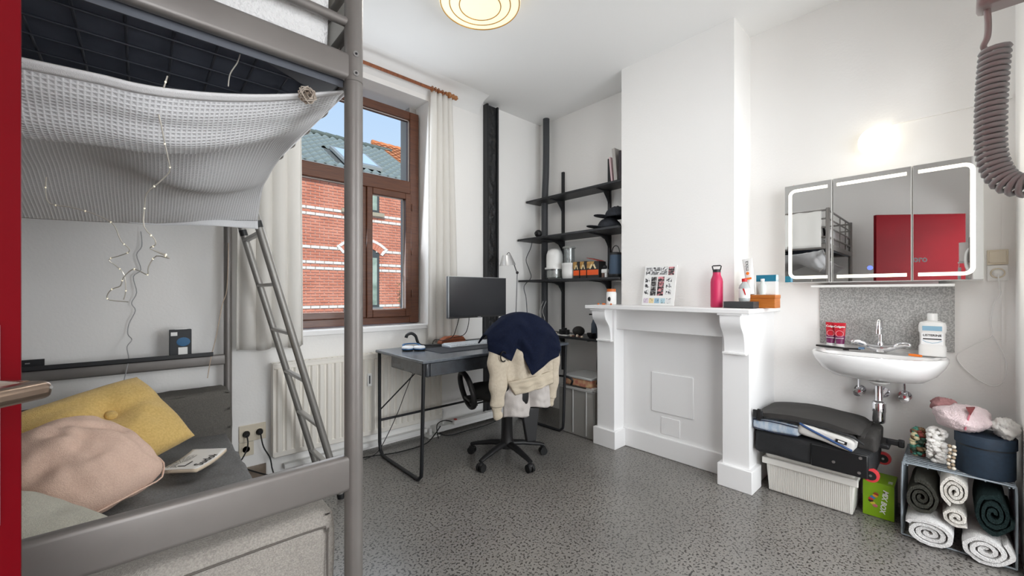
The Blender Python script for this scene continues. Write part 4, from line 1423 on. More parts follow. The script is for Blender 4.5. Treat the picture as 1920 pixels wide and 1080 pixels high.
build(MB(CH).surf(chair_seat, 36, 6, wrapu=True), 'seat', mat('black_mesh_fabric', (30, 29, 29), .85, bump=.3, bscale=300), ch, smooth=60)
for s in (-1, 1):
    loop = []
    for i in range(28):
        a = 2 * PI * i / 28
        yy = .055 + .135 * math.cos(a)
        zz = .515 + .118 * math.sin(a)
        loop.append((s * (.285 + .02 * math.sin(a)), yy + .03 * math.sin(a), zz))
    ar = build(MB(CH).tube(loop, .020, 10, closed=True, flat=.7), 'armrest', M_blackpl, ch, smooth=60)
    build(MB(CH).box(s * .19, s * .29, -.01, .11, .440, .462), 'arm_bracket', M_blackpl, ar, bevel=.005)
build(MB(CH).tube(smoothpts([(0, -.08, .44), (0, -.20, .43), (0, -.27, .47), (0, -.285, .56), (0, -.275, .66)], 4), [.035] * 17, 10, flat=.35), 'back_support', M_blackpl, ch, smooth=60)
build(MB(CH).prism([(.03, .20), (.10, .20), (.125, .43), (-.01, .43)], 'y', -.27, -.235), 'rear_cover', M_blackpl, ch, bevel=.008)
def backr(u, v):
    x = -.225 + .45 * u
    e = 1 - (2 * u - 1) ** 2
    z0, z1 = .55, .93 + .09 * e ** .5
    z = z0 + (z1 - z0) * v
    return (x * (.88 + .12 * math.sin(PI * min(1, v * .8 + .2))), -.225 - .035 * e - .02 * math.sin(PI * v), z)
build(MB(CH).surf(backr, 26, 22), 'backrest', MATS['black_mesh_fabric'], ch, smooth=60, solid=.03)

# clothes over the chair back (local: x right seen from behind, -y towards the room)
def hang(mb, x0f, x1f, zt, zb, yoff, seed, nu=36, nv=40, amp=.012, folds=3.0):
    def fn(u, v):
        z = zt(u) + (zb(u) - zt(u)) * v
        x = x0f(v) + (x1f(v) - x0f(v)) * u
        e = max(0, 1 - (2 * u - 1) ** 2)
        y = -.268 - yoff - .035 * e ** .7 - amp * math.sin(folds * 2 * PI * u + seed + 1.5 * v) * min(1, v * 1.5) + .012 * noise.noise(Vector((u * 5, v * 5, seed)))
        return (x, y, z)
    return mb.surf(fn, nu, nv)

sweat = thing('beige_sweatshirt', 'beige sweatshirt hanging over the chair back under the navy jumper', 'sweatshirt', (1.98, 1.95, .55))
M_beige = mat('beige_fleece', (205, 194, 176), .95, col2=(196, 184, 165), nscale=60, bump=.3, bscale=260, spec=.15)
top_arc = lambda u: 1.035 - .10 * abs(2 * u - 1) ** 2.4
body = hang(MB(CH), lambda v: -.20 + .08 * v, lambda v: .225 - .01 * v, lambda u: top_arc(u) - .055, lambda u: .615 + .05 * u, .010, 1.0)
build(body, 'body', M_beige, sweat, smooth=80, solid=.008)
hemb = hang(MB(CH), lambda v: -.125 + .055 * v, lambda v: .215, lambda u: .625 + .05 * u, lambda u: .535 + .055 * u, .018, 1.0, nv=10, amp=.008)
build(hemb, 'ribbed_hem', mat('beige_rib', (200, 188, 168), .95, bump=.4, bscale=200), sweat, smooth=80, solid=.010)
def sleeve(pts, rad, name, parent, m, n=16, flat=.55):
    sp = smoothpts(pts, 6)
    rs = []
    for i in range(len(sp)):
        t = i / (len(sp) - 1) * (len(rad) - 1)
        k = min(int(t), len(rad) - 2)
        rs.append((rad[k] + (rad[k + 1] - rad[k]) * (t - k)) * (1 + .10 * math.sin(i * .9)))
    mb = MB(CH).tube(sp, rs, n, flat=flat)
    return build(mb, name, m, parent, smooth=80)
s1 = sleeve([(-.165, -.275, .92), (-.185, -.29, .80), (-.190, -.295, .68), (-.190, -.29, .56), (-.195, -.285, .47)], [.075, .075, .066, .055, .042], 'sleeve', sweat, M_beige)
sleeve([(-.195, -.285, .475), (-.192, -.283, .43), (-.178, -.28, .392)], [.034, .032, .030], 'cuff', sweat, MATS['beige_rib'])
sleeve([(.225, -.235, .92), (.245, -.24, .80), (.25, -.24, .66), (.245, -.235, .54), (.235, -.23, .47)], [.05, .05, .045, .040, .034], 'sleeve', sweat, M_beige)
sleeve([(.236, -.23, .475), (.232, -.228, .44), (.226, -.226, .415)], [.028, .027, .025], 'cuff', sweat, MATS['beige_rib'])
ring = []
for i in range(20):
    a = 2 * PI * i / 20 * .8 + .6
    ring.append((-.175 + .020 * math.cos(a), -.345, .80 + .032 * math.sin(a)))
build(MB(CH).tube(ring, .007, 6, flat=.5), 'sleeve_print', M_blackpl, sweat)

shorts = thing('grey_shorts', 'pale grey cotton shorts hanging below the beige sweatshirt', 'shorts', (1.98, 1.95, .39))
M_gshort = mat('pale_grey_jersey', (196, 190, 186), .95, bump=.25, bscale=220, spec=.15)
for (a, c_, zb, nm) in ((-.125, .045, .385, 'leg_panel'), (.055, .20, .43, 'leg_panel')):
    pb = hang(MB(CH), lambda v, a=a: a - .01 * v, lambda v, c_=c_: c_ + .012 * v, lambda u: .62, lambda u, zb=zb: zb + .01 * math.sin(6 * u), -.012, 4.0 + a, nv=20, amp=.010, folds=1.2)
    build(pb, nm, M_gshort, shorts, smooth=80, solid=.008)

navy = thing('navy_jumper', 'navy blue jumper draped over the top of the office chair', 'jumper', (1.98, 1.96, .75))
M_navy = mat('navy_knit', (22, 29, 50), .95, col2=(18, 24, 43), nscale=80, bump=.4, bscale=300, spec=.15)
def nz_b(u):
    # lower hem outline, x from left to right
    k = [(0, .835), (.16, .80), (.27, .765), (.36, .845), (.42, .825), (.55, .665), (.72, .71), (.88, .755), (1, .775)]
    for i in range(len(k) - 1):
        if k[i][0] <= u <= k[i + 1][0]:
            t = (u - k[i][0]) / (k[i + 1][0] - k[i][0])
            return k[i][1] + (k[i + 1][1] - k[i][1]) * t
    return k[-1][1]
def nv_f(u, v):
    x = -.255 + .51 * u
    e = max(0, 1 - (2 * u - 1) ** 2)
    zt = 1.065 - .15 * abs(2 * u - .95) ** 2.2
    if v < .28:
        t = v / .28
        yy = -.10 - .19 * t
        zz = zt - .05 * (1 - t) ** 2 + .012 * math.sin(PI * t)
        if u < .25: zz -= .02 * (1 - t)
    else:
        t = (v - .28) / .72
        yy = -.29 - .045 * e ** .6 * min(1, t * 4) - .012 * math.sin(PI * t)
        zz = zt + (nz_b(u) - zt) * t
    yy += .010 * math.sin(14 * u + 3 * v) * min(1, v * 2) + .014 * noise.noise(Vector((u * 6, v * 6, 2)))
    x *= 1 + .03 * math.sin(PI * v)
    return (x, yy, zz)
build(MB(CH).surf(nv_f, 70, 50), 'body', M_navy, navy, smooth=80, solid=.010)

# ------------------------------------------------------------------ things on the black shelves
Z1, Z2, Z3, Z4 = 2.16, 1.752, 1.335, .810
for i, (y, t, hgt, tilt, col, lab) in enumerate([
        (1.985, .012, .21, -6, (214, 186, 190), 'thin pink spined book leaning on the top shelf'),
        (1.945, .030, .275, -5, (176, 172, 168), 'tall grey book leaning on the top shelf'),
        (1.905, .022, .24, 0, (52, 44, 50), 'dark book at the end of the top shelf against the chimney breast')]):
    Mk = Matrix.Translation((3.06, y, Z1 + .0015)) @ Matrix.Rotation(math.radians(tilt), 4, 'X')
    t_ = thing('book', lab, 'book', (3.06, y, Z1), 'books on the top shelf')
    mcov = mat('book_cover_%d' % i, col, .6)
    build(MB(Mk).box(-.09, .09, -t / 2, -t / 2 + .002, 0, hgt).box(-.09, .09, t / 2 - .002, t / 2, 0, hgt).box(-.092, -.09, -t / 2, t / 2, 0, hgt), 'cover', mcov, t_)
    build(MB(Mk).box(-.088, .086, -t / 2 + .002, t / 2 - .002, .004, hgt - .004), 'page_block', M_page, t_)

def blob(c, r, seed, amp=.15, f=2.0, nu=28, nv=18):
    return MB().ell(c, r, nu, nv, lambda d: amp * noise.noise(d * f + Vector((seed, seed, 0))) + amp * .5 * noise.noise(d * f * 2.3 + Vector((0, seed, 4))))

M_cap = mat('black_cap_cotton', (38, 42, 50), .85, col2=(30, 32, 38), nscale=50, bump=.3, bscale=200)
def cap(name, cx_, cy_, z, label, brim_dir, open_up):
    t_ = thing(name, label, 'cap', (cx_, cy_, z), 'caps on the middle shelf')
    def crown(u, v):
        a = 2 * PI * u
        p = PI / 2 * v
        return (cx_ + .105 * math.cos(a) * math.cos(p * .98), cy_ + .098 * math.sin(a) * math.cos(p * .98), z + .006 + .090 * math.sin(p) + .008 * noise.noise(Vector((math.cos(a) * 2, math.sin(a) * 2, v * 3))))
    build(MB().surf(crown, 24, 10, wrapu=True), 'crown', M_cap, t_, smooth=60, solid=.004)
    def brim(u, v):
        a = brim_dir - 1.05 + 2.1 * u
        r = .098 + .10 * v * math.sin(PI * u) ** .5
        return (cx_ + r * math.cos(a), cy_ + r * math.sin(a), z + .010 + .020 * v * (1 - (2 * u - 1) ** 2) + .006 * v)
    build(MB().surf(brim, 16, 5), 'brim', M_cap, t_, smooth=60, solid=.004)
cap('cap', 2.985, 2.02, Z2 + .002, 'black cap lying flat on the middle shelf below the other cap', PI * .62, False)
cap('cap', 3.0, 1.955, Z2 + .090, 'black cap stacked on top of the other cap on the middle shelf', PI * .60, False)
wc = thing('webcam', 'small round black camera at the left of the middle shelf', 'camera', (2.97, 2.80, Z2))
build(MB().lathe([(0, 0), (.025, 0), (.025, .006), (.012, .010), (.012, .018), (0, .018)], (2.955, 2.84, Z2), 18), 'stand', M_blackpl, wc)
h_ = build(MB().ell((2.955, 2.84, Z2 + .050), .038, 20, 14), 'head', M_blackpl, wc, smooth=60)
build(MB().lathe([(0, -.040), (.016, -.040), (.018, -.030), (0, -.030)], (2.955, 2.84, Z2 + .050), 16, 'x'), 'lens', mat('lens_black', (8, 8, 10), .1), h_)
cable('lead', [(2.93, 2.90, Z2 - .012), (2.93, 2.925, 1.66), (2.93, 2.99, 1.55), (2.94, 2.96, 1.45), (2.94, 2.93, 1.36), (2.90, 2.99, 1.27), (2.90, 2.96, 1.15), (2.90, 2.945, .98), (2.90, 2.95, .83)], .004, M_dkgrey, 'dark wavy lead hanging between the shelves next to the corner pipe')
# canisters
M_wcer = mat('white_ceramic', (236, 236, 234), .25)
def canister(cx_, cy_, z, r, lab):
    t_ = thing('canister', lab, 'canister', (cx_, cy_, z), 'canisters on the lower shelf')
    return t_
t_ = canister(2.975, 2.64, Z3, .085, 'large white domed jar with clear base on the lower shelf')
build(MB().lathe([(0, .001), (.080, .001), (.084, .01), (.084, .10), (.080, .10), (.080, .012), (0, .008)], (2.975, 2.64, Z3), 30), 'clear_base', M_clear, t_, smooth=50)
build(MB().lathe([(0, .02), (.07, .02), (.07, .085), (0, .085)], (2.975, 2.64, Z3), 24), 'contents', mat('pale_powder', (214, 210, 206), .9), t_)
build(MB().lathe([(.094, .098), (.096, .104), (.094, .114), (.082, .116), (.080, .118), (.081, .20), (.079, .24), (.068, .275), (.045, .295), (0, .302)], (2.975, 2.64, Z3), 32), 'dome_lid', M_wcer, t_, smooth=50)
t_ = canister(2.985, 2.465, Z3, .066, 'white pot with tall clear dome on the lower shelf')
build(MB().lathe([(0, .001), (.058, .001), (.066, .010), (.069, .06), (.069, .125), (.073, .13), (.073, .148), (.066, .15), (0, .15)], (2.985, 2.465, Z3), 30), 'pot', M_wcer, t_, smooth=40)
build(MB().lathe([(.050, .15), (.052, .155), (.052, .29), (.049, .29), (.049, .153)], (2.985, 2.465, Z3), 28), 'clear_dome', M_clear, t_, smooth=50)
build(MB().lathe([(0, .29), (.062, .29), (.064, .296), (.058, .305), (0, .31)], (2.985, 2.465, Z3), 26), 'dark_lid', mat('grey_lid', (150, 152, 148), .4), t_, smooth=40)
# coffee packets
M_gold = mat('gold_foil', (198, 160, 96), .4, metal=.3, col2=(160, 116, 58), nscale=30)
M_orlab = mat('orange_label', (238, 92, 24), .5)
def coffee(y0, y1, x0, x1, hgt, lab):
    t_ = thing('coffee_packet', lab, 'packet', ((x0 + x1) / 2, (y0 + y1) / 2, Z3), 'coffee packets on the lower shelf')
    build(MB().box(x0, x1, y0, y1, Z3 + .001, Z3 + hgt), 'pack', mat('black_pack', (26, 24, 22), .45), t_, bevel=.004)
    build(MB().prism([(y1, Z3 + hgt - .002), (y0 + .35 * (y1 - y0), Z3 + hgt - .002), (y0 + .62 * (y1 - y0), Z3 + .092), (y1, Z3 + .088)], 'x', x0 - .0012, x0 - .0002), 'gold_panel', M_gold, t_)
    build(MB().box(x0 - .0016, x0 - .0003, y0 + .003, y1 - .003, Z3 + .028, Z3 + .075), 'orange_band', M_orlab, t_)
    yc = (y0 + y1) / 2
    w = (y1 - y0)
    z = Z3 + .082
    q = MB()
    for s in (-1, 1):
        q.prism([(yc + s * .30 * w, z + .004), (yc + s * .18 * w, z), (yc + s * .02 * w, z + .034), (yc + s * .12 * w, z + .046)], 'x', x0 - .0022, x0 - .0013)
    build(q, 'emblem', mat('emblem_cream', (232, 214, 170), .5), t_)
    return t_
coffee(2.318, 2.388, 2.95, 3.05, .155, 'black and orange coffee packet nearest the white pot')
coffee(2.238, 2.310, 2.95, 3.05, .155, 'black and orange coffee packet in the middle of the three')
t_ = coffee(2.105, 2.232, 2.95, 3.06, .150, 'wide black and orange coffee packet with its flap open')
build(MB().prism([(2.11, Z3 + .150), (2.14, Z3 + .163), (2.235, Z3 + .185), (2.236, Z3 + .181), (2.14, Z3 + .157), (2.112, Z3 + .147)], 'x', 2.95, 3.05), 'open_flap', mat('red_flap', (168, 60, 44), .5), t_)
t_ = thing('figurine', 'small white toy figure with black head beside the speaker', 'figurine', (2.965, 2.05, Z3))
build(MB().box(2.95, 2.985, 2.022, 2.080, Z3 + .040, Z3 + .075), 'torso', M_white, t_, bevel=.006)
for y in (2.035, 2.066):
    build(MB().box(2.952, 2.978, y - .011, y + .011, Z3 + .001, Z3 + .041), 'leg', mat('toy_brown', (110, 84, 74), .6) if y > 2.05 else M_white, t_, bevel=.003)
build(MB().ell((2.965, 2.050, Z3 + .092), (.018, .019, .019), 14, 10), 'head', M_blackpl, t_, smooth=60)
sp_ = thing('speaker', 'dark blue portable speaker with carry loop on the lower shelf', 'speaker', (2.97, 1.945, Z3))
build(MB().lathe([(0, .001), (.056, .001), (.060, .010), (.060, .028)], (2.97, 1.945, Z3), 26), 'base', M_blackpl, sp_, smooth=50)
build(MB().lathe([(.058, .028), (.057, .06), (.050, .185), (.049, .19)], (2.97, 1.945, Z3), 26), 'grille', mat('speaker_mesh', (66, 84, 104), .5, metal=.3, bump=.3, bscale=400), sp_, smooth=50)
build(MB().lathe([(.050, .19), (.050, .205), (.044, .212), (0, .212)], (2.97, 1.945, Z3), 26), 'top', M_blackpl, sp_, smooth=50)
build(MB().tube([(2.97, 1.945 + .038 * math.cos(PI * i / 12), Z3 + .205 + .065 * math.sin(PI * i / 12)) for i in range(13)], .004, 8), 'loop', M_blackpl, sp_, smooth=60)
# lowest shelf
t_ = thing('smart_speaker', 'small round black fabric speaker on the lowest shelf', 'speaker', (2.93, 2.30, Z4))
build(MB().ell((2.93, 2.31, Z4 + .047), (.056, .056, .045), 22, 14), 'body', mat('charcoal_knit', (44, 42, 40), .9, bump=.4, bscale=400), t_, smooth=60)
build(MB().lathe([(0, .0005), (.035, .0005), (.035, .004), (0, .004)], (2.93, 2.31, Z4), 18), 'base', M_rubber, t_)
t_ = thing('camera', 'small black camera lying on a white tray on the lowest shelf', 'camera', (2.95, 2.46, Z4))
build(MB().box(2.86, 2.99, 2.40, 2.56, Z4 + .0005, Z4 + .006), 'tray', M_white, t_, bevel=.002)
build(MB().box(2.90, 2.94, 2.42, 2.52, Z4 + .006, Z4 + .052), 'body', M_blackpl, t_, bevel=.004)
build(MB().lathe([(0, -.03), (.020, -.03), (.024, 0), (0, 0)], (2.90, 2.47, Z4 + .028), 16, 'x').box(2.905, 2.935, 2.45, 2.49, Z4 + .052, Z4 + .066), 'lens', M_blackpl, t_)
random.seed(3)
trk = [('cream trinket at the right end of the row on the lowest shelf edge', 0), ('brown trinket beside the rightmost cream one on the lowest shelf', 1), ('taller cream trinket in the middle of the row on the lowest shelf', 0), ('brown trinket nearest the round black speaker edge', 1), ('pale trinket closest to the camera tray on the lowest shelf', 0)]
for i, (lab, k_) in enumerate(trk):
    m_ = [mat('trinket_cream', (214, 196, 176), .6), mat('trinket_brown', (96, 58, 44), .6)][k_]
    hh = 1.5 if i == 2 else 1.0
    tag(build(MB().lathe([(0, .0005), (.011, .0005), (.013, .006 * hh), (.009, .014 * hh), (0, .015 * hh)], (2.862 + .008 * (i % 3), 2.22 + .032 * i, Z4), 12), 'trinket', m_), lab, 'trinket', 'trinkets on the lowest shelf')
t_ = thing('carafe', 'dark blue bottle behind the fireplace corbel on the lowest shelf', 'bottle', (2.95, 2.14, Z4))
build(MB().lathe([(0, .001), (.036, .001), (.038, .01), (.036, .12), (.020, .165), (.016, .19), (0, .19)], (2.95, 2.14, Z4), 22), 'body', mat('slate_blue', (62, 74, 88), .4), t_, smooth=50)
build(MB().lathe([(0, .19), (.019, .19), (.019, .215), (0, .215)], (2.95, 2.14, Z4), 18).cyl((2.95, 2.14, Z4 + .205), (2.90, 2.17, Z4 + .205), .006, 8), 'stopper', M_blackpl, t_)
t_ = tag(build(MB().lathe([(0, .001), (.02, .001), (.034, .02), (.040, .045), (.036, .045), (.030, .022), (0, .008)], (2.885, 2.135, Z4), 20), 'bowl', M_blackpl, smooth=50), 'small black bowl in front of the dark blue bottle', 'bowl')
cable('lead', [(2.83, 2.02, .80), (2.80, 2.01, .70), (2.785, 2.005, .60), (2.79, 2.005, .50), (2.80, 2.02, .44)], .0035, M_rubber, 'black lead with a plug hanging from the lowest shelf')
for k_, (yy, c_) in enumerate(((2.90, 'left'), (2.86, 'right'))):
    cable('lead', [(3.06, yy - .03, 1.12), (3.04, yy, 1.02), (3.05, yy - .02 * k_, .93), (3.05, yy, .82)], .002, M_white, 'thin white lead, the %s one, by the corner pipe above the lowest shelf' % c_)

# clear storage box with a food tub
bn = thing('storage_box', 'clear plastic storage box full of odds and ends beside the fireplace', 'box', (2.90, 2.17, 0))
M_frost = frost_mat('frosted_plastic', (176, 174, 170), .5)
wl_ = .004
b = MB().box(2.71, 3.10, 1.985, 1.985 + wl_, .01, .40).box(2.71, 3.10, 2.346, 2.35, .01, .40).box(2.71, 2.71 + wl_, 1.985, 2.35, .01, .40).box(3.096, 3.10, 1.985, 2.35, .01, .40).box(2.71, 3.10, 1.985, 2.35, .006, .010)
build(b, 'tub', M_frost, bn)
b = MB().box(2.700, 3.11, 1.976, 1.99, .385, .405).box(2.700, 3.11, 2.345, 2.36, .385, .405).box(2.700, 2.715, 1.976, 2.36, .385, .405).box(3.095, 3.11, 1.976, 2.36, .385, .405)
b.box(2.703, 2.711, 2.05, 2.062, .02, .39).box(2.703, 2.711, 2.19, 2.20, .02, .39).box(2.703, 2.711, 2.29, 2.30, .02, .39)
build(b, 'rim', mat('milky_plastic', (176, 176, 174), .35), bn, bevel=.003)
random.seed(11)
for i in range(9):
    c0 = (random.uniform(2.76, 3.04), random.uniform(2.03, 2.30), 0.012)
    w_, d_, h_ = random.uniform(.05, .09), random.uniform(.05, .08), random.uniform(.12, .34)
    colr = random.choice([(120, 112, 104), (90, 88, 88), (168, 160, 150), (70, 66, 70), (150, 130, 110)])
    build(MB().box(c0[0] - w_ / 2, c0[0] + w_ / 2, c0[1] - d_ / 2, c0[1] + d_ / 2, c0[2], c0[2] + h_), 'stored_item', mat('stored_%d_%d' % (colr[0], colr[1]), colr, .7), bn, bevel=.004)
build(MB(Matrix.Translation((2.78, 2.06, .37)) @ Matrix.Rotation(.3, 4, 'X')).box(-.03, .03, -.04, .04, -.06, .05), 'stored_item', M_white, bn, bevel=.004)
tb = thing('food_tub', 'clear food tub with pink contents lying on the storage box', 'tub', (2.90, 2.20, .41))
build(MB().box(2.74, 3.02, 2.03, 2.32, .407, .475), 'tub', mat('pink_contents', (196, 120, 104), .5, col2=(226, 196, 150), nscale=22), tb, bevel=.012)
build(MB().box(2.728, 3.032, 2.018, 2.332, .475, .495), 'lid', mat('clear_lid', (196, 198, 198), .25), tb, bevel=.006)
tag(build(MB().tube(smoothpts([(2.69, 2.40, .47), (2.67, 2.33, .485), (2.69, 2.24, .485), (2.705, 2.20, .46), (2.715, 2.22, .42)], 6), .009, 10), 'hook', M_blackpl, smooth=60), 'black curved plastic hook resting on the clear storage box', 'hook')
# power strip
ps = thing('power_strip', 'white power strip lying on the trunking under the desk', 'power strip', (2.25, 2.93, .065))
build(MB().box(1.98, 2.52, 2.90, 2.955, .0665, .105), 'housing', M_white, ps, bevel=.005)
for x in (2.06, 2.16, 2.26, 2.36):
    build(MB().lathe([(.022, .0), (.022, .002), (.018, .002), (.016, -.001), (0, -.001)], (x, 2.928, .1055), 16), 'outlet', M_white, ps)
build(MB().box(2.0, 2.02, 2.915, 2.94, .105, .112), 'switch', mat('red_switch', (190, 50, 40), .4), ps)
cable('power_cable', [(1.79, 2.85, .012), (1.82, 2.92, .10), (1.90, 2.93, .12), (1.98, 2.93, .09)], .004, M_rubber, 'short black cable looping into the power strip')
cable('power_cable', [(1.84, 2.91, .03), (1.90, 2.87, .008), (2.10, 2.86, .008), (2.35, 2.87, .008), (2.5, 2.9, .02)], .004, M_rubber, 'black cable lying on the floor in front of the trunking')

# ------------------------------------------------------------------ things on the mantel shelf
ZM = 1.109
pc = thing('photo_collage', 'white board of small photo strips leaning on the mantel shelf', 'photo board', (2.82, 1.48, ZM))
# lower edge stands out on the shelf, top leans on the chimney breast
Mph = frame((2.795, 1.478, ZM), (0, -1, 0), (.058, 0, .298))   # x: to the right seen from the room, y: up the board
build(MB(Mph).box(-.125, .125, .001, .302, -.006, .004), 'board', M_white, pc, bevel=.001)
random.seed(5)
dark = [mat('photo_dark', (38, 36, 38), .5, col2=(150, 148, 146), nscale=55, ncontrast=(.45, .6)), mat('photo_mid', (120, 120, 122), .5, col2=(224, 224, 224), nscale=60, ncontrast=(.45, .6)),
        mat('photo_pale', (235, 235, 235), .5, col2=(50, 50, 52), nscale=70, ncontrast=(.47, .56))]
pinkp = mat('photo_pink', (48, 36, 38), .5, col2=(226, 150, 156), nscale=45, ncontrast=(.48, .58))
def photo(x0, x1, y0, y1, m):
    build(MB(Mph).box(x0, x1, y0, y1, .0042, .0050), 'photo', m, pc, smooth=0)
for r in range(2):
    for k in range(5):
        if k < 4: photo(-.112 + k * .042, -.072 + k * .042, .232 + r * .030, .260 + r * .030, dark[2 - (k + r) % 2])
for r in range(4):
    photo(.064, .108, .228 - 0 + r * .0155, .242 + r * .0155, pinkp)
for r in range(4):
    photo(-.064, -.020, .075 + r * .036, .109 + r * .036, dark[0])
    photo(-.010, .038, .075 + r * .036, .109 + r * .036, pinkp)
for r in range(3):
    photo(-.112, -.078, .085 + r * .045, .118 + r * .045, dark[2])
    photo(.055, .095, .085 + r * .045, .118 + r * .045, dark[2])
for k, cc in enumerate([(214, 200, 214), (228, 208, 160), (150, 184, 206), (176, 206, 216), (225, 225, 225)]):
    photo(-.112 + k * .044, -.074 + k * .044, .018, .055, mat('tint_photo_%d' % k, cc, .5, col2=tuple(int(v * .55) for v in cc), nscale=60, ncontrast=(.56, .64)))

wbt = thing('water_bottle', 'raspberry pink metal water bottle with black carry loop', 'bottle', (2.78, 1.055, ZM))
build(MB().lathe([(0, .0005), (.035, .0005), (.037, .006), (.037, .165), (.034, .185), (.026, .205), (.0235, .215), (.0235, .228), (0, .228)], (2.78, 1.055, ZM), 28), 'body', mat('raspberry_paint', (196, 40, 88), .42, spec=.5), wbt, smooth=45)
build(MB().lathe([(0, .228), (.0235, .228), (.0235, .246), (.018, .248), (0, .248)], (2.78, 1.055, ZM), 22), 'cap', M_blackpl, wbt)
build(MB().tube([(2.78, 1.055 + .022, ZM + .242), (2.78, 1.055 + .028, ZM + .268), (2.78, 1.055 + .022, ZM + .272), (2.78, 1.055 - .022, ZM + .272), (2.78, 1.055 - .028, ZM + .268), (2.78, 1.055 - .022, ZM + .242)], .004, 8), 'carry_loop', M_blackpl, wbt)

tag(build(MB().box(2.70, 2.80, .815, .985, ZM + .0005, ZM + .040), 'flat_box', mat('charcoal_card', (52, 53, 54), .6), bevel=.002), 'flat charcoal box at the mantel shelf edge', 'box')
M_wbx = mat('orange_wood', (188, 112, 40), .45, col2=(168, 92, 28), nscale=8, stretch=(1, 1, 9))
wbx = thing('wooden_box', 'orange brown wooden box at the right end of the mantel', 'box', (2.88, .81, ZM))
build(MB().box(2.82, 2.93, .735, .895, ZM + .0005, ZM + .060), 'body', M_wbx, wbx, bevel=.002)
build(MB().box(2.818, 2.932, .733, .897, ZM + .060, ZM + .082), 'lid', M_wbx, wbx, bevel=.002)

dis = thing('spray_bottle', 'clear plastic bottle with red cap and white label on the flat box', 'bottle', (2.765, .885, ZM + .04))
build(MB().lathe([(0, .0005), (.029, .0005), (.031, .01), (.031, .085), (.027, .100), (.014, .116), (.013, .122), (0, .122)], (2.765, .885, ZM + .041), 26), 'body', mat('translucent_plastic', (176, 182, 182), .15, alpha=1), dis, smooth=50)
build(MB().lathe([(.0315, .020), (.0318, .021), (.0318, .078), (.0315, .079)], (2.765, .885, ZM + .041), 26), 'label', M_white, dis)
build(MB().lathe([(0, .122), (.015, .122), (.015, .140), (.012, .142), (0, .142)], (2.765, .885, ZM + .041), 18), 'cap', mat('cap_red', (200, 30, 34), .45), dis)
Mlab = frame((2.7325, .880, ZM + .095), (0, -1, 0), (0, 0, 1))
build(MB(Mlab).prism([(-.006, .024), (.004, .026), (.014, -.012), (.009, -.016), (.002, .006)], 'z', .0, .0012), 'label_mark', MATS['cap_red'], dis)

tu = thing('cream_tube', 'white and orange cream tube leaning in the mantel corner', 'tube', (2.86, .86, ZM + .08))
Mtu = frame((2.84, .868, ZM + .084), (0, -1, .13), (.05, -.10, .97))
build(MB(Mtu).lathe([(0, .001), (.018, .001), (.019, .002), (.019, .030), (.0, .030)], (0, 0, 0), 20), 'cap', M_white, tu)
def tubef(u, v):
    a = 2 * PI * u
    w = .022 + .008 * v
    d = .022 * (1 - v) + .0015
    return (w * math.cos(a), .0 + d * math.sin(a), .03 + .20 * v)
# lathe axis is local z: rebuild frame so the tube stands along local z
Mt2 = Mtu @ Matrix.Rotation(-PI / 2, 4, 'X')
tu2 = MB(Mt2).surf(tubef, 24, 12, wrapu=True)
for o in list(tu.children):
    bpy.data.objects.remove(o)
build(MB(Mt2).lathe([(0, .0), (.021, .0), (.022, .002), (.022, .032), (0, .032)], (0, 0, 0), 20), 'cap', M_white, tu)
build(tu2, 'body', M_white, tu, smooth=60)
Mtf = Mt2 @ Matrix.Translation((0, -.0205, .14)) @ Matrix.Rotation(math.radians(84), 4, 'X')
build(MB(Mtf).box(-.020, .020, -.048, -.036, .001, .006), 'orange_stripe', M_orange, tu)
build(MB(Mtf).ell((0, -.008, .004), (.010, .010, .002), 12, 6), 'orange_mark', M_orange, tu)
text('mixa', 'lettering', MATS['ink_black'], Mtf @ Matrix.Translation((0, .040, .0075)) @ Matrix.Rotation(PI / 2, 4, 'Z'), .034, tu)

tbx = thing('carton', 'teal and white carton lying on the wooden box', 'box', (2.88, .80, ZM + .085))
build(MB().box(2.86, 2.91, .740, .848, ZM + .083, ZM + .165), 'carton', M_white, tbx, bevel=.002)
build(MB().box(2.8585, 2.8598, .741, .847, ZM + .165, ZM + .205).box(2.86, 2.91, .740, .848, ZM + .165, ZM + .205), 'teal_top', mat('teal_print', (26, 112, 140), .5), tbx)
cupt = thing('plastic_pot', 'small clear plastic pot in front of the teal carton', 'pot', (2.84, .80, ZM + .083))
build(MB().lathe([(0, .0005), (.018, .0005), (.020, .01), (.022, .055), (.014, .066), (.010, .085), (0, .085)], (2.838, .806, ZM + .083), 20), 'body', mat('hazy_plastic', (206, 212, 208), .2), cupt, smooth=45)
build(MB().lathe([(0, .085), (.011, .085), (.011, .098), (0, .098)], (2.838, .806, ZM + .083), 14), 'cap', M_white, cupt)

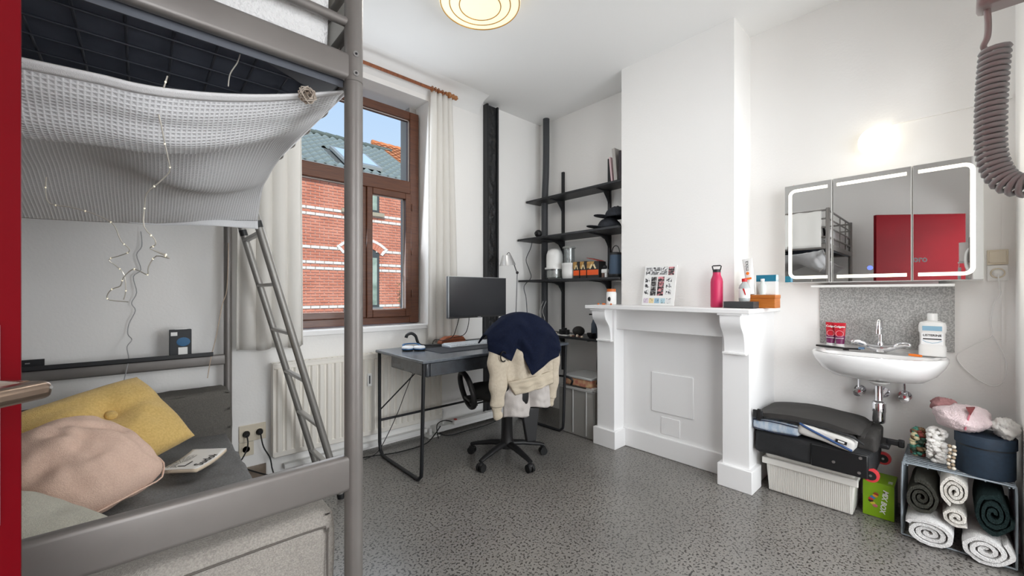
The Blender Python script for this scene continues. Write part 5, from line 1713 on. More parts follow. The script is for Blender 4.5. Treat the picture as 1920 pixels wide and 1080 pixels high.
jr = thing('supplement_jar', 'white jar with orange lid at the left end of the mantel', 'jar', (2.83, 1.885, ZM))
build(MB().lathe([(0, .0005), (.038, .0005), (.040, .006), (.040, .095), (.034, .105), (0, .105)], (2.815, 1.885, ZM), 24), 'body', M_white, jr, smooth=45)
build(MB().lathe([(0, .105), (.036, .105), (.036, .124), (.032, .127), (0, .127)], (2.815, 1.885, ZM), 22), 'lid', mat('amber_lid', (200, 104, 40), .45), jr)
build(MB().ell((2.776, 1.880, ZM + .045), (.0015, .014, .020), 12, 8), 'print', M_blackpl, jr)
random.seed(9)
cps = [('orange capsule lying closest to the chimney breast', 0, 0), ('white capsule lying between orange ones on the mantel', 1, .02), ('orange capsule lying in front of the white jar', 0, .005), ('pair mate orange capsule lying just left of the white jar front', 0, .03), ('orange capsule lying nearest the left mantel end', 0, .012)]
for i, (lab, k_, dx) in enumerate(cps):
    tag(build(MB().tube([(2.70 + dx, 1.805 + i * .032, ZM + .0062), (2.706 + dx, 1.812 + i * .032, ZM + .0062), (2.712 + dx, 1.822 + i * .032, ZM + .0062), (2.716 + dx, 1.828 + i * .032, ZM + .0062)], [.003, .006, .006, .003], 10), 'capsule', M_white if k_ else M_orange, smooth=60), lab, 'capsule', 'capsules on the mantel shelf')

# ------------------------------------------------------------------ mirror cabinet
mc = thing('mirror_cabinet', 'white three door mirror cabinet with lit edges above the basin', 'cabinet', (3.12, .32, 1.265))
build(MB().box(3.068, XW, -.094, .740, 1.265, 1.886), 'body', M_white, mc, bevel=.002)
M_mirror = mat('mirror_glass', (246, 247, 247), .012, metal=1.0)
M_led = mat('lit_frost', (255, 246, 226), .4, emit=(255, 246, 224), estr=2.6)
def ledpath(pts, w, x0, x1, M):
    """strip of given width following pts in (y,z)"""
    q = MB()
    return q
doors = [(.500, .740, 'left'), (.160, .494, 'middle'), (-.094, .154, 'right')]
for (y0, y1, nm) in doors:
    d = build(MB().box(3.050, 3.066, y0, y1, 1.268, 1.884), 'door', M_white, mc, bevel=.001)
    build(MB().box(3.0485, 3.0502, y0 + .002, y1 - .002, 1.270, 1.882), 'mirror', M_mirror, d)
    xf, xb = 3.0472, 3.0486
    w = .018
    zt, zb = 1.846, 1.300
    q = MB()
    if nm == 'middle':
        q.box(xf, xb, y0 + .018, y1 - .018, zt - w / 2, zt + w / 2)
        build(MB().box(xf, xb, y0 + .018, y1 - .018, zb - w / 2, zb + w / 2), 'light_strip', M_led, d)
    else:
        yo = y1 - .030 if nm == 'left' else y0 + .036
        yi = y0 + .020 if nm == 'left' else y1 - .020
        sg = 1 if nm == 'left' else -1
        R = .030
        def arc(cy, cz, a0, a1, r0, r1, n=8):
            pts_ = [(cy + r1 * math.cos(a0 + (a1 - a0) * i / n), cz + r1 * math.sin(a0 + (a1 - a0) * i / n)) for i in range(n + 1)]
            pts_ += [(cy + r0 * math.cos(a1 + (a0 - a1) * i / n), cz + r0 * math.sin(a1 + (a0 - a1) * i / n)) for i in range(n + 1)]
            return pts_
        cyy = yo - sg * R
        q.box(xf, xb, min(yi, cyy), max(yi, cyy), zt - w / 2, zt + w / 2)
        q.box(xf, xb, min(yi, cyy), max(yi, cyy), zb - w / 2, zb + w / 2)
        q.box(xf, xb, yo - w / 2, yo + w / 2, zb + R, zt - R)
        a_in = 0 if sg > 0 else PI
        q.prism(arc(cyy, zt - R, a_in, PI / 2, R - w / 2, R + w / 2), 'x', xf, xb)
        q.prism(arc(cyy, zb + R, a_in if sg > 0 else PI, -PI / 2 if sg > 0 else 3 * PI / 2, R - w / 2, R + w / 2), 'x', xf, xb)
    build(q, 'light_strip', M_led, d)
build(MB().lathe([(0, 0), (.0125, 0), (.0125, -.0015), (0, -.0015)], (3.0486, .327, 1.345), 20, 'x'), 'touch_button', mat('blue_button', (110, 130, 250), .4, emit=(90, 110, 255), estr=.8), mc)
# light the strips throw into the room
for (y, z, sy) in ((.32, 1.85, .75), (.32, 1.30, .75)):
    light('cabinet_strip_light', 'AREA', (3.04, y, z), 1.5, (1.0, .95, .86), .75, .02, direction=(-1, 0, 0))
tag(build(MB().ell((3.11, .705, 1.8925), (.008, .008, .006), 12, 8), 'red_cap', mat('cap_red', (200, 30, 34), .45)), 'tiny red cap lying on top of the mirror cabinet', 'cap')
bs = thing('glass_shelf', 'thin white shelf under the mirror cabinet', 'shelf', (3.13, .3, 1.23))
build(MB().box(3.055, XW, .003, .604, 1.236, 1.250), 'board', M_white, bs, bevel=.002)
build(MB().box(3.10, XW, .06, .52, 1.2505, 1.2645), 'light_rail', M_steel, bs)
M_terr = mat('grey_terrazzo', (150, 150, 148), .5, col2=(190, 190, 188), nscale=130, ncontrast=(.42, .6))
sp = struct(build(MB().box(XW - .012, XW, .003, .583, .885, 1.236), 'trim_5', M_terr))

# ------------------------------------------------------------------ wash basin
wbs = thing('wash_basin', 'white ceramic wall hung wash basin under the mirror cabinet', 'basin', (3.0, .30, .72))
M_cer = mat('basin_ceramic', (240, 240, 240), .12, spec=.6, coat=.3)
CYB, BW, BD = .300, .280, .43
def bo(u, k, z, dep):
    """outline of the basin, u 0..1 around, k scale"""
    a = 2 * PI * u
    y = CYB + BW * k * math.cos(a) * (1 if True else 1)
    s = math.sin(a)
    xx = XW - .005 - (BD * .5 + BD * .5 * s * (abs(s) ** -.25 if abs(s) > 1e-3 else 1) * 1.0) * dep
    return (xx, y, z)
def ring(k, z, dx0, dep, p=2.6):
    out = []
    n = 56
    for i in range(n):
        a = 2 * PI * i / n
        ca, sa = math.cos(a), math.sin(a)
        f = (abs(ca) ** p + abs(sa) ** p) ** (-1 / p)
        y = CYB + BW * k * ca * f
        t = sa * f            # -1 front, +1 wall
        if t > 0:
            xx = dx0 + (XW - .003 - dx0) * min(1, t) * dep[1]
        else:
            xx = dx0 + t * (dx0 - (XW - BD)) * dep[0]
        out.append((xx, y, z))
    return out
rings = [ring(.55, .712, 3.10, (.20, 1.0)), ring(.70, .735, 3.06, (.62, 1.0)), ring(.86, .775, 3.03, (.86, 1.0)), ring(.97, .825, 3.02, (.985, 1.0)), ring(1.0, .848, 3.02, (1.0, 1.0)),
         ring(1.0, .862, 3.02, (1.0, 1.0)), ring(.985, .868, 3.02, (.985, 1.0)), ring(.93, .868, 3.02, (.90, .98))]
inner = []
for (k, z, d0) in ((.86, .860, .82), (.80, .84, .74), (.68, .80, .62), (.45, .765, .40), (.10, .752, .10)):
    rr = []
    for (x, y, zz) in ring(k, z, 2.985, (d0, .30 * d0 / .82)):
        rr.append((x, y, z))
    inner.append(rr)
allr = rings + inner
n = 56
b = MB()
b.add([p for r in allr for p in r], [(i * n + k, i * n + (k + 1) % n, (i + 1) * n + (k + 1) % n, (i + 1) * n + k) for i in range(len(allr) - 1) for k in range(n)] + [tuple(range(n)), tuple((len(allr) - 1) * n + k for k in range(n))])
build(b, 'bowl', M_cer, wbs, smooth=50)
build(MB().lathe([(0, .001), (.018, .001), (.020, .004), (0, .006)], (2.985, CYB, .752), 16), 'drain_ring', M_chrome, wbs)
tp = thing('tap', 'chrome mixer tap with two cross handles on the basin', 'tap', (3.09, .287, .868))
build(MB().tube(smoothpts([(3.09, .287, .868), (3.09, .287, .885)], 2), .024, 16).tube(smoothpts([(3.09, .355, .905), (3.09, .32, .893), (3.09, .287, .890), (3.09, .254, .893), (3.09, .219, .905)], 4), [.013, .014, .015, .017, .019, .020, .021, .022, .022, .022, .021, .020, .019, .017, .015, .014, .013], 12), 'body', M_chrome, tp, smooth=60)
build(MB().tube(smoothpts([(3.09, .287, .89), (3.09, .287, .95), (3.088, .287, 1.02), (3.07, .287, 1.052), (3.04, .287, 1.055), (3.015, .287, 1.035), (3.008, .287, 1.0)], 5), [.010] * 22 + [.011] * 9, 12), 'spout', M_chrome, tp, smooth=60)
build(MB().lathe([(.011, 0), (.0125, .0), (.0125, -.028), (.010, -.030), (0, -.030)], (3.007, .287, 1.003), 16), 'aerator', M_chrome, tp)
build(MB().lathe([(.012, .90), (.016, .905), (.016, .920), (.011, .928)], (3.09, .287, 0), 16), 'spout_collar', M_chrome, tp)
for s in (-1, 1):
    hnd = build(MB().tube(smoothpts([(3.09, .287 + s * .060, .902), (3.085, .287 + s * .080, .915), (3.075, .287 + s * .105, .922), (3.065, .287 + s * .125, .915)], 4), [.014, .015, .017, .018, .018, .0175, .017, .016, .015, .014, .013, .011, .008], 12), 'handle', M_chrome, tp, smooth=60)
wt = thing('bottle_trap', 'chrome bottle trap under the wash basin', 'trap', (3.0, .287, .48))
build(MB().lathe([(.020, .480), (.026, .486), (.028, .50), (.028, .545)], (3.02, .287, 0), 20), 'cup', M_chrome, wt, smooth=50)
build(MB().lathe([(.028, .545), (.0305, .547), (.0305, .590), (.026, .600), (.019, .604), (.017, .61), (.017, .680), (.017, .70)], (3.02, .287, 0), 20), 'tube', M_chrome, wt, smooth=50)
build(MB().lathe([(.018, .688), (.030, .694), (.046, .706), (.046, .713), (0, .713)], (3.02, .287, 0), 22), 'flange', M_white, wt, smooth=50)
build(MB().cyl((3.02, .287, .625), (3.20, .287, .625), .015, 14).cyl((3.185, .287, .625), (3.20, .287, .625), .032, 20), 'wall_pipe', M_chrome, wt, smooth=50)
for (y, lab) in ((.388, 'chrome angle valve left of the bottle trap'), (.192, 'chrome angle valve right of the bottle trap')):
    av = thing('angle_valve', lab, 'valve', (3.12, y, .60), 'valves under the wash basin')
    build(MB().cyl((3.20, y, .62), (3.14, y, .62), .011, 12).cyl((3.195, y, .62), (3.20, y, .62), .028, 18).cyl((3.14, y, .605), (3.14, y, .645), .012, 12), 'body', M_chrome, av, smooth=50)
    build(MB().lathe([(0, -.005), (.020, -.002), (.024, .008), (.022, .022), (.012, .03), (0, .03)], (3.10, y, .617), 14, 'x'), 'knob', M_chrome, av, smooth=50)
    build(MB().tube(smoothpts([(3.14, y, .645), (3.14, y, .69), (3.13, y + .005, .74)], 3), .005, 8), 'riser', M_chrome, av)

# things on the basin
ZB = .869
M_tred = mat('toothpaste_red', (196, 24, 44), .4)
M_tpur = mat('toothpaste_purple', (112, 30, 84), .4)
for (y, lab, rot) in ((.520, 'red toothpaste tube standing at the left, partly behind the other', 3), (.468, 'red toothpaste tube standing in front nearest the tap', -1)):
    tpt = thing('toothpaste', lab, 'toothpaste', (3.11, y, ZB), 'toothpaste tubes on the basin')
    Mq = Matrix.Translation((3.105 if y < .5 else 3.125, y, ZB)) @ Matrix.Rotation(math.radians(rot), 4, 'X')
    build(MB(Mq).lathe([(0, .0005), (.018, .0005), (.019, .003), (.019, .028), (0, .028)], (0, 0, 0), 18), 'cap', M_white, tpt)
    def tq(u, v, lo, hi):
        t = lo + (hi - lo) * v
        a = 2 * PI * u
        return ((.019 * (1 - t) + .001) * math.sin(a), (.020 + .010 * t) * math.cos(a), .028 + .125 * t)
    build(MB(Mq).surf(lambda u, v: tq(u, v, 0, .38), 22, 4, wrapu=True), 'lower_body', M_tpur, tpt, smooth=60)
    build(MB(Mq).surf(lambda u, v: tq(u, v, .38, 1.0), 22, 6, wrapu=True), 'upper_body', M_tred, tpt, smooth=60)
    Mx = frame((-.0125, 0, .0), (0, -1, 0), (.12, 0, 1))
    build(MB(Mq).box(-.019, -.0165, -.02, .02, .060, .0625), 'print_band', M_white, tpt)
    text('Colgate', 'lettering', M_white, Mq @ frame((-.0085, 0, .130), (0, -1, 0), (.12, 0, 1)) @ Matrix.Translation((0, 0, .001)), .0165, tpt, bold=True)
    build(MB(Mq).tube([(-.0155 + .0002 * i % 2, .018 * math.cos(2 * PI * i / 20), .088 + .018 * math.sin(2 * PI * i / 20)) for i in range(20)], .0016, 5, closed=True), 'print_ring', mat('pale_pink_print', (230, 150, 160), .5), tpt)
mw = thing('mouthwash', 'white mouthwash bottle on the right end of the basin', 'bottle', (3.09, .085, ZB))
Mm = Matrix.Translation((3.085, .083, ZB))
def mwf(u, v):
    a = 2 * PI * u
    prof_ = [(0, 0), (.92, .0), (1.0, .004), (1.0, .050), (.93, .056), (.90, .062), (.92, .12), (1.0, .130), (1.0, .160), (.90, .176), (.55, .184), (.34, .186), (0, .186)]
    k, z = prof_[int(round(v * 12))]
    ca, sa = math.cos(a), math.sin(a)
    f = (abs(ca) ** 3.4 + abs(sa) ** 3.4) ** (-1 / 3.4)
    return (.030 * k * ca * f, .052 * k * sa * f, z + .0005)
build(MB(Mm).surf(mwf, 40, 12, wrapu=True), 'body', M_white, mw, smooth=40)
build(MB(Mm).lathe([(.018, .186), (.020, .188), (.020, .222), (.018, .225), (0, .225)], (0, 0, 0), 20), 'cap', M_white, mw)
Mlb = Mm @ frame((-.0275, 0, .092), (0, -1, 0), (0, 0, 1))
build(MB(Mlb).box(-.040, .040, -.030, .030, .0, .0008), 'label', mat('label_white', (246, 247, 248), .4), mw)
build(MB(Mm @ frame((-.0302, 0, .147), (0, -1, 0), (0, 0, 1))).box(-.036, .036, -.012, .012, .0, .001), 'blue_band', mat('pale_blue_print', (140, 182, 206), .5), mw)
text('LISTERINE', 'lettering', MATS['ink_black'], Mlb @ Matrix.Translation((0, .018, .001)), .0155, mw, bold=True)
build(MB(Mlb).box(-.034, .034, -.004, .002, .0009, .0012), 'dark_band', M_blackpl, mw)
build(MB(Mlb).tube([(-.036, -.008, .001), (-.02, -.018, .001), (0, -.022, .001), (.02, -.018, .001), (.036, -.008, .001)], .0012, 4), 'label_line', MATS['pale_blue_print'], mw)
tag(build(MB().tube([(2.985, .165, ZB + .008), (2.975, .145, ZB + .008), (2.962, .118, ZB + .008)], [.007, .009, .007], 10, flat=.8), 'hair_clip', M_orange, smooth=60), 'small orange stick lying on the basin rim', 'stick')
tbr = thing('toothbrush', 'black toothbrush lying along the back of the basin', 'toothbrush', (3.08, .48, ZB))
build(MB().tube([(3.10, .585, ZB + .008), (3.085, .52, ZB + .007), (3.07, .44, ZB + .006), (3.055, .37, ZB + .009)], [.006, .007, .005, .005], 8), 'handle', M_blackpl, tbr, smooth=60)
build(MB().box(3.045, 3.06, .352, .378, ZB + .010, ZB + .022), 'bristles', mat('bristle_blue', (90, 120, 150), .6), tbr)
tag(build(MB().lathe([(0, .0005), (.016, .0005), (.014, .005), (.006, .009), (.007, .014), (0, .016)], (3.02, .43, ZB), 14), 'drain_plug', M_rubber, smooth=50), 'small black basin plug on the basin rim', 'plug')

# ------------------------------------------------------------------ wall lamp and socket
wlp = thing('wall_lamp', 'round opal glass wall lamp above the mirror cabinet', 'lamp', (3.15, .31, 2.0))
M_opal = mat('opal_lit', (255, 252, 240), .25, emit=(255, 247, 226), estr=1.5)
build(MB().lathe([(.0, .0), (.06, 0), (.075, -.012), (.082, -.035), (.078, -.06), (.060, -.085), (.033, -.10), (0, -.105)], (XW - .012, .312, 2.087), 32, 'x'), 'globe', M_opal, wlp, smooth=60)
build(MB().lathe([(0, 0), (.055, 0), (.055, -.014), (0, -.014)], (XW, .312, 2.087), 24, 'x'), 'base', M_white, wlp)
light('wall_lamp_light', 'POINT', (2.96, .312, 2.087), .22, (1.0, .92, .80), .09)
ws = thing('wall_socket', 'cream switch above a white socket right of the mirror cabinet', 'socket', (3.19, -.142, 1.26))
build(MB().box(3.188, XW, -.178, -.108, 1.345, 1.42), 'switch_plate', M_cream, ws, bevel=.002)
build(MB().box(3.183, 3.189, -.171, -.115, 1.353, 1.412), 'rocker', M_cream, ws, bevel=.002)
build(MB().box(3.186, XW, -.178, -.108, 1.262, 1.342), 'socket_plate', M_white, ws, bevel=.003)
build(MB().lathe([(0, 0), (.026, 0), (.024, -.004), (0, -.004)], (3.186, -.143, 1.302), 20, 'x'), 'socket_ring', M_cream, ws)
build(MB().lathe([(0, -.036), (.010, -.034), (.018, -.02), (.020, -.003), (0, -.003)], (3.186, -.143, 1.302), 18, 'x'), 'plug', M_white, ws, smooth=50)
cable('white_cord', [(3.155, -.143, 1.30), (3.15, -.146, 1.24), (3.17, -.152, 1.20), (3.18, -.132, 1.15), (3.18, -.12, 1.06), (3.18, -.125, .99), (3.185, -.09, .955), (3.185, -.03, .905), (3.185, -.005, .86), (3.185, -.035, .80), (3.185, -.09, .745), (3.185, -.135, .73), (3.18, -.165, .77), (3.18, -.17, .86), (3.18, -.145, .94), (3.18, -.125, .99)], .0028, M_white, 'white charger cord hanging in a loop from the socket', k=6, n=8)

# ------------------------------------------------------------------ storage under the basin
sb = thing('storage_bin', 'white ribbed plastic bin with lid under the suitcase', 'bin', (2.98, .57, 0))
M_bin = mat('bin_plastic', (226, 224, 218), .5)
def binw(x0, x1, y0, y1, z0, z1, t):
    """tapered hollow body"""
    b_ = MB()
    v = [(x0 + t, y0 + t, z0), (x1 - t, y0 + t, z0), (x1 - t, y1 - t, z0), (x0 + t, y1 - t, z0), (x0, y0, z1), (x1, y0, z1), (x1, y1, z1), (x0, y1, z1)]
    return b_.add(v, [(3, 2, 1, 0), (4, 5, 6, 7), (0, 1, 5, 4), (1, 2, 6, 5), (2, 3, 7, 6), (3, 0, 4, 7)])
build(binw(2.815, 3.15, .362, .782, .002, .190, .012), 'body', M_bin, sb, bevel=.008)
rb = MB()
for i in range(44):
    y = .382 + i * .0088
    rb.prism([(2.8225, .012), (2.8265, .012), (2.8165, .175), (2.8125, .175)], 'y', y, y + .0048)
ribs = build(rb, 'ribs', M_bin, sb)
ribs['kind'] = 'stuff'
build(MB().box(2.800, 3.165, .350, .795, .186, .206).box(2.797, 2.806, .347, .798, .168, .206), 'lid_rim', M_bin, sb, bevel=.005)
build(MB().box(2.812, 3.155, .362, .783, .204, .240), 'lid', M_bin, sb, bevel=.014, segs=3)

su = thing('suitcase', 'open black wheeled suitcase lying on the white bin', 'suitcase', (2.93, .55, .242))
M_case = mat('black_nylon', (30, 31, 33), .7, bump=.25, bscale=300)
M_case2 = mat('charcoal_nylon', (52, 50, 48), .75, bump=.3, bscale=260)
build(soft_box(2.735, 3.12, .285, .826, .243, .385, .030, 3.0, .006), 'tray', M_case, su, smooth=60, weld=True)
build(MB().box(2.728, 2.742, .300, .54, .250, .372), 'corner_guard', mat('hard_black_plastic', (24, 25, 27), .35), su, bevel=.006)
for (y, z) in ((.33, .352), (.335, .275), (.44, .30)):
    build(MB().lathe([(0, -.004), (.007, -.004), (.008, 0), (0, 0)], (2.728, y, z), 12, 'x'), 'rivet', M_steel, su)
M_wheel = mat('red_wheel', (206, 56, 62), .5)
for (x, y, z) in ((2.752, .292, .272), (3.085, .275, .272)):
    wh = build(MB().lathe([(.024, -.013), (.034, -.011), (.034, .011), (.024, .013)], (x, y, z), 24, 'x'), 'wheel', M_wheel, su, smooth=50)
    build(MB().lathe([(0, -.014), (.023, -.014), (.023, .014), (0, .014)], (x, y, z), 20, 'x'), 'wheel_hub', M_blackpl, wh)
    build(MB().lathe([(0, -.017), (.006, -.017), (.006, -.014), (0, -.014)], (x, y, z), 12, 'x'), 'axle', M_steel, wh)
build(MB().box(2.90, 3.05, .235, .29, .375, .40).box(2.935, 2.955, .195, .25, .395, .425).box(2.93, 2.96, .18, .205, .39, .43), 'handle_base', M_blackpl, su, bevel=.006)
# flap lying half open above the packed things
def flapf(u, v):
    Y = .822 - .505 * u
    X = 2.735 + .37 * v
    arch = math.sin(PI * min(1, u * 1.02)) ** .6
    z = .470 + .060 * arch * (.6 + .4 * math.sin(PI * v)) - .005 * u + .006 * noise.noise(Vector((u * 5, v * 4, 2)))
    if u > .93: z -= .012 * (u - .93) / .07
    return (X, Y, z)
fl_ = MB().surf(flapf, 40, 20)
def flaplow(u, v):
    p = flapf(u, v)
    return (p[0], p[1], .462 + .004 * math.sin(9 * u))
fl_.uv = None
fl_.surf(flaplow, 40, 20)
fl_.surf(lambda u, v: tuple(Vector(flapf(u, 0)).lerp(Vector(flaplow(u, 0)), v)), 40, 3)
fl_.surf(lambda u, v: tuple(Vector(flapf(u, 1)).lerp(Vector(flaplow(u, 1)), v)), 40, 3)
fl_.surf(lambda u, v: tuple(Vector(flapf(0, u)).lerp(Vector(flaplow(0, u)), v)), 20, 3)
fl_.surf(lambda u, v: tuple(Vector(flapf(1, u)).lerp(Vector(flaplow(1, u)), v)), 20, 3)
fl_.uv = None
fp_ = build(fl_, 'flap', M_case2, su, smooth=50, weld=True)
build(MB().tube(smoothpts([tuple(Vector(flapf(u / 12, 0)) + Vector((-.002, 0, -.03))) for u in range(13)], 2), .005, 6), 'zip_tape', M_case, fp_)
st_ = build(MB().box(2.722, 2.736, .775, .826, .455, .500), 'strap', M_case, su, bevel=.003)
build(MB().box(2.716, 2.724, .782, .800, .440, .510), 'buckle', M_blackpl, st_, bevel=.002)
build(soft_box(2.80, 3.10, .275, .36, .37, .46, .02, 6.0, .006), 'end_wall', M_case2, su, smooth=60, weld=True)
# packing cubes in the case
pk = thing('packing_cube', 'pale grey striped packing cube at the left of the open suitcase', 'packing cube', (2.86, .74, .385))
build(soft_box(2.722, 3.03, .590, .828, .3855, .452, .022, 9.0, .010), 'pouch', mat('grey_stripe_fabric', (196, 204, 212), .85, col2=(150, 172, 196), nscale=14, stretch=(1, 3, 1), bump=.2, bscale=200), pk, smooth=60, weld=True)
pcs = [(2.7205, .857, .44), (2.7185, .74, .447), (2.7205, .61, .443)]
build(MB().tube(smoothpts([(2.722, .822, .442), (2.7195, .71, .449), (2.722, .598, .443)], 4), .0035, 6).tube(smoothpts([(2.722, .822, .395), (2.7195, .71, .389), (2.722, .598, .396)], 4), .0030, 6), 'piping', mat('navy_piping', (30, 38, 60), .7), pk)
pk = thing('packing_cube', 'light grey packing cube with navy zip at the right of the open suitcase', 'packing cube', (2.86, .47, .385))
Mk = Matrix.Translation((2.865, .475, .420)) @ Matrix.Rotation(math.radians(11), 4, 'X')
sbx = soft_box(-.145, .15, -.125, .125, -.030, .036, .022, 14.0, .008)
sbx.v = [Mk @ v for v in sbx.v]
build(sbx, 'pouch', mat('grey_fabric', (206, 204, 200), .85, bump=.2, bscale=220), pk, smooth=60, weld=True)
build(MB(Mk).tube(smoothpts([(-.146, .122, .030), (-.150, .06, .016), (-.150, -.06, -.005), (-.146, -.118, -.016)], 4), .006, 6), 'zip', mat('navy_zip', (36, 70, 120), .6), pk)
build(MB(Mk).box(-.152, -.1475, -.092, -.045, .004, .020), 'tag', M_blackpl, pk)
build(MB(Mk).box(-.1535, -.1518, -.082, -.055, .008, .016), 'tag_print', M_white, pk)

# green game box
gb = thing('green_box', 'lime green printed box standing under the suitcase wheels', 'box', (2.99, .28, 0))
M_lime = mat('lime_card', (128, 170, 14), .5)
build(MB().box(2.905, 3.08, .215, .342, .001, .185), 'carton', mat('grey_card', (120, 120, 116), .7), gb, bevel=.002)
build(MB().box(2.9035, 2.906, .216, .341, .003, .184), 'front', M_lime, gb)
build(MB().box(2.904, 3.079, .216, .341, .1852, .1866), 'top', M_lime, gb)
Mg = frame((2.9032, .278, .095), (0, -1, 0), (0, 0, 1))
text('MIX BOX', 'lettering', M_white, Mg @ Matrix.Translation((.022, .0, .0006)) @ Matrix.Rotation(-PI / 2 - .12, 4, 'Z'), .030, gb, bold=True, shear=.2)
text('MIX', 'lettering', M_white, frame((2.95, .235, .1868), (0, -1, 0), (1, 0, 0)) @ Matrix.Rotation(-PI / 2, 4, 'Z'), .024, gb, bold=True)
for k, cc in enumerate([(150, 60, 30), (220, 150, 40), (60, 120, 170), (200, 60, 50), (60, 40, 30), (210, 190, 60), (200, 110, 120)]):
    a = k * .9
    build(MB(Mg).ell((-.020 + .011 * math.cos(a), .030 - .013 * k * .8, .0012), (.011, .009, .001), 10, 6), 'print_patch', mat('print_%d' % k, cc, .5), gb)
for k, cc in enumerate([(130, 70, 36), (70, 44, 30), (90, 60, 40)]):
    build(MB().ell((2.93 + .045 * k, .31, .1872), (.018, .016, .0008), 10, 6), 'print_patch', mat('printb_%d' % k, cc, .5), gb)

# wire cube with towels
wc_ = thing('wire_cube', 'grey wire storage cube holding rolled towels below the basin', 'storage cube', (2.97, 0.006, 0))
M_gwire = mat('grey_wire', (150, 160, 168), .45, metal=.2)
yL, yR, zT = .180, -.178, .362
def uloop(x, r=.03):
    return smoothpts([(x, yL, .006), (x, yL, zT - r), (x, yL - r * .3, zT - r * .3), (x, yL - r, zT), (x, yR + r, zT), (x, yR + r * .3, zT - r * .3), (x, yR, zT - r), (x, yR, .006)], 3)
for i in range(14):
    x = 2.790 + i * .0275
    o = build(MB().tube([tuple(p) for p in uloop(x)] + [], .003 if i else .0045, 6), 'wire_hoop', M_gwire, wc_, smooth=60)
for (y, z) in ((yL, .10), (yL, .25), (yL - .02, zT - .010), (.09, zT - .004), (0, zT - .004), (-.09, zT - .004), (yR + .02, zT - .010), (yR, .25), (yR, .10)):
    build(MB().cyl((2.788, y, z), (3.15, y, z), .0028, 6), 'cross_wire', M_gwire, wc_)
for i in range(8):
    y = yL - .003 - i * .050
    build(MB().cyl((2.79, y, .0045), (3.15, y, .0045), .003, 6), 'base_wire', M_gwire, wc_)
for x in (2.79, 3.15):
    build(MB().tube([(x, yL, .006), (x, yR, .006)], .0045, 6), 'base_rod', M_gwire, wc_)

def towel(cy_, cz_, ry, rz_, x0, x1, turns, label, m, seed, tilt=0.0):
    """rolled towel along x: spiral strip with thickness"""
    n_ = 26 * turns
    b_ = MB()
    th = 1.0 / (turns + .35)
    def pt(t, side, x):
        a = -2 * PI * turns * t + seed + tilt
        r = .10 + .90 * t
        rr = r + side * th * .46
        k = 1 + .10 * noise.noise(Vector((math.cos(a) * 1.5, math.sin(a) * 1.5, seed + x * 6 + t))) + .05 * noise.noise(Vector((math.cos(a) * 4, math.sin(a) * 4, seed + t * 3)))
        return (x, cy_ + ry * rr * math.cos(a) * k * .93, cz_ + rz_ * rr * math.sin(a) * k * .93)
    xs = [x0 + (x1 - x0) * i / 6 for i in range(7)]
    W_ = 7
    vs_ = []
    for i in range(n_ + 1):
        t = i / n_
        for side in (1, -1):
            for j, x in enumerate(xs):
                e = .006 * math.sin(5 * t + seed) if j == 0 else 0
                sd = side * (.75 if j in (0, 6) else 1.0)
                vs_.append(pt(t, sd, x + e))
    fs_ = []
    row = 2 * W_
    for i in range(n_):
        o_ = i * row
        for j in range(W_ - 1):
            fs_.append((o_ + j, o_ + j + 1, o_ + row + j + 1, o_ + row + j))
            fs_.append((o_ + W_ + j + 1, o_ + W_ + j, o_ + row + W_ + j, o_ + row + W_ + j + 1))
        fs_.append((o_, o_ + row, o_ + row + W_, o_ + W_))
        fs_.append((o_ + W_ - 1, o_ + W_ + W_ - 1, o_ + row + W_ + W_ - 1, o_ + row + W_ - 1))
    e_ = n_ * row
    fs_.append(tuple(range(W_)) + tuple(range(2 * W_ - 1, W_ - 1, -1)))
    fs_.append(tuple(e_ + k for k in range(W_)) + tuple(e_ + k for k in range(2 * W_ - 1, W_ - 1, -1)))
    b_.add(vs_, fs_)
    return tag(build(b_, 'rolled_towel', m, smooth=60), label, 'towel', 'rolled towels in the wire cube')
M_tw = mat('white_terry', (238, 237, 236), .95, bump=.9, bscale=260, spec=.1, sheen=.3)
M_tw2 = mat('ivory_terry', (232, 228, 220), .95, bump=.9, bscale=240, spec=.1, sheen=.3)
M_tg = mat('olive_grey_terry', (66, 66, 60), .95, bump=.9, bscale=260, spec=.1)
M_tk = mat('dark_green_terry', (34, 48, 48), .95, bump=.9, bscale=260, spec=.1)
towel(.086, .068, .088, .063, 2.735, 3.08, 3, 'large white rolled towel at the bottom left of the wire cube', M_tw, .5)
towel(-.090, .070, .082, .065, 2.735, 3.08, 3, 'large white rolled towel at the bottom right of the wire cube', M_tw, 2.0, .3)
towel(.112, .215, .062, .080, 2.77, 3.10, 3, 'olive grey rolled towel at the left of the wire cube', M_tg, 1.2)
towel(-.112, .232, .060, .098, 2.755, 3.10, 3, 'dark green rolled towel at the right of the wire cube', M_tk, 3.3)
towel(-.002, .168, .046, .040, 2.76, 3.06, 2, 'small ivory rolled towel in the middle of the wire cube', M_tw2, 4.0)
towel(.002, .282, .050, .070, 2.77, 3.08, 3, 'ivory rolled towel at the top middle of the wire cube', M_tw2, 5.0)

# on top of the cube
rbx = thing('round_box', 'dark blue round hat box on top of the wire cube', 'box', (2.885, -.092, .366))
M_nb = mat('petrol_blue_card', (32, 50, 68), .7, col2=(28, 44, 60), nscale=60)
build(MB().lathe([(0, .366), (.090, .366), (.092, .37), (.092, .50), (0, .50)], (2.885, -.092, 0), 44), 'drum', M_nb, rbx, smooth=40)
build(MB().lathe([(.0925, .494), (.0925, .5005), (.0, .5005)], (2.885, -.092, 0), 44), 'dark_gap', M_blackpl, rbx, smooth=40)
build(MB().lathe([(.0, .501), (.097, .501), (.097, .545), (.094, .549), (0, .549)], (2.885, -.092, 0), 44), 'lid', M_nb, rbx, smooth=40)

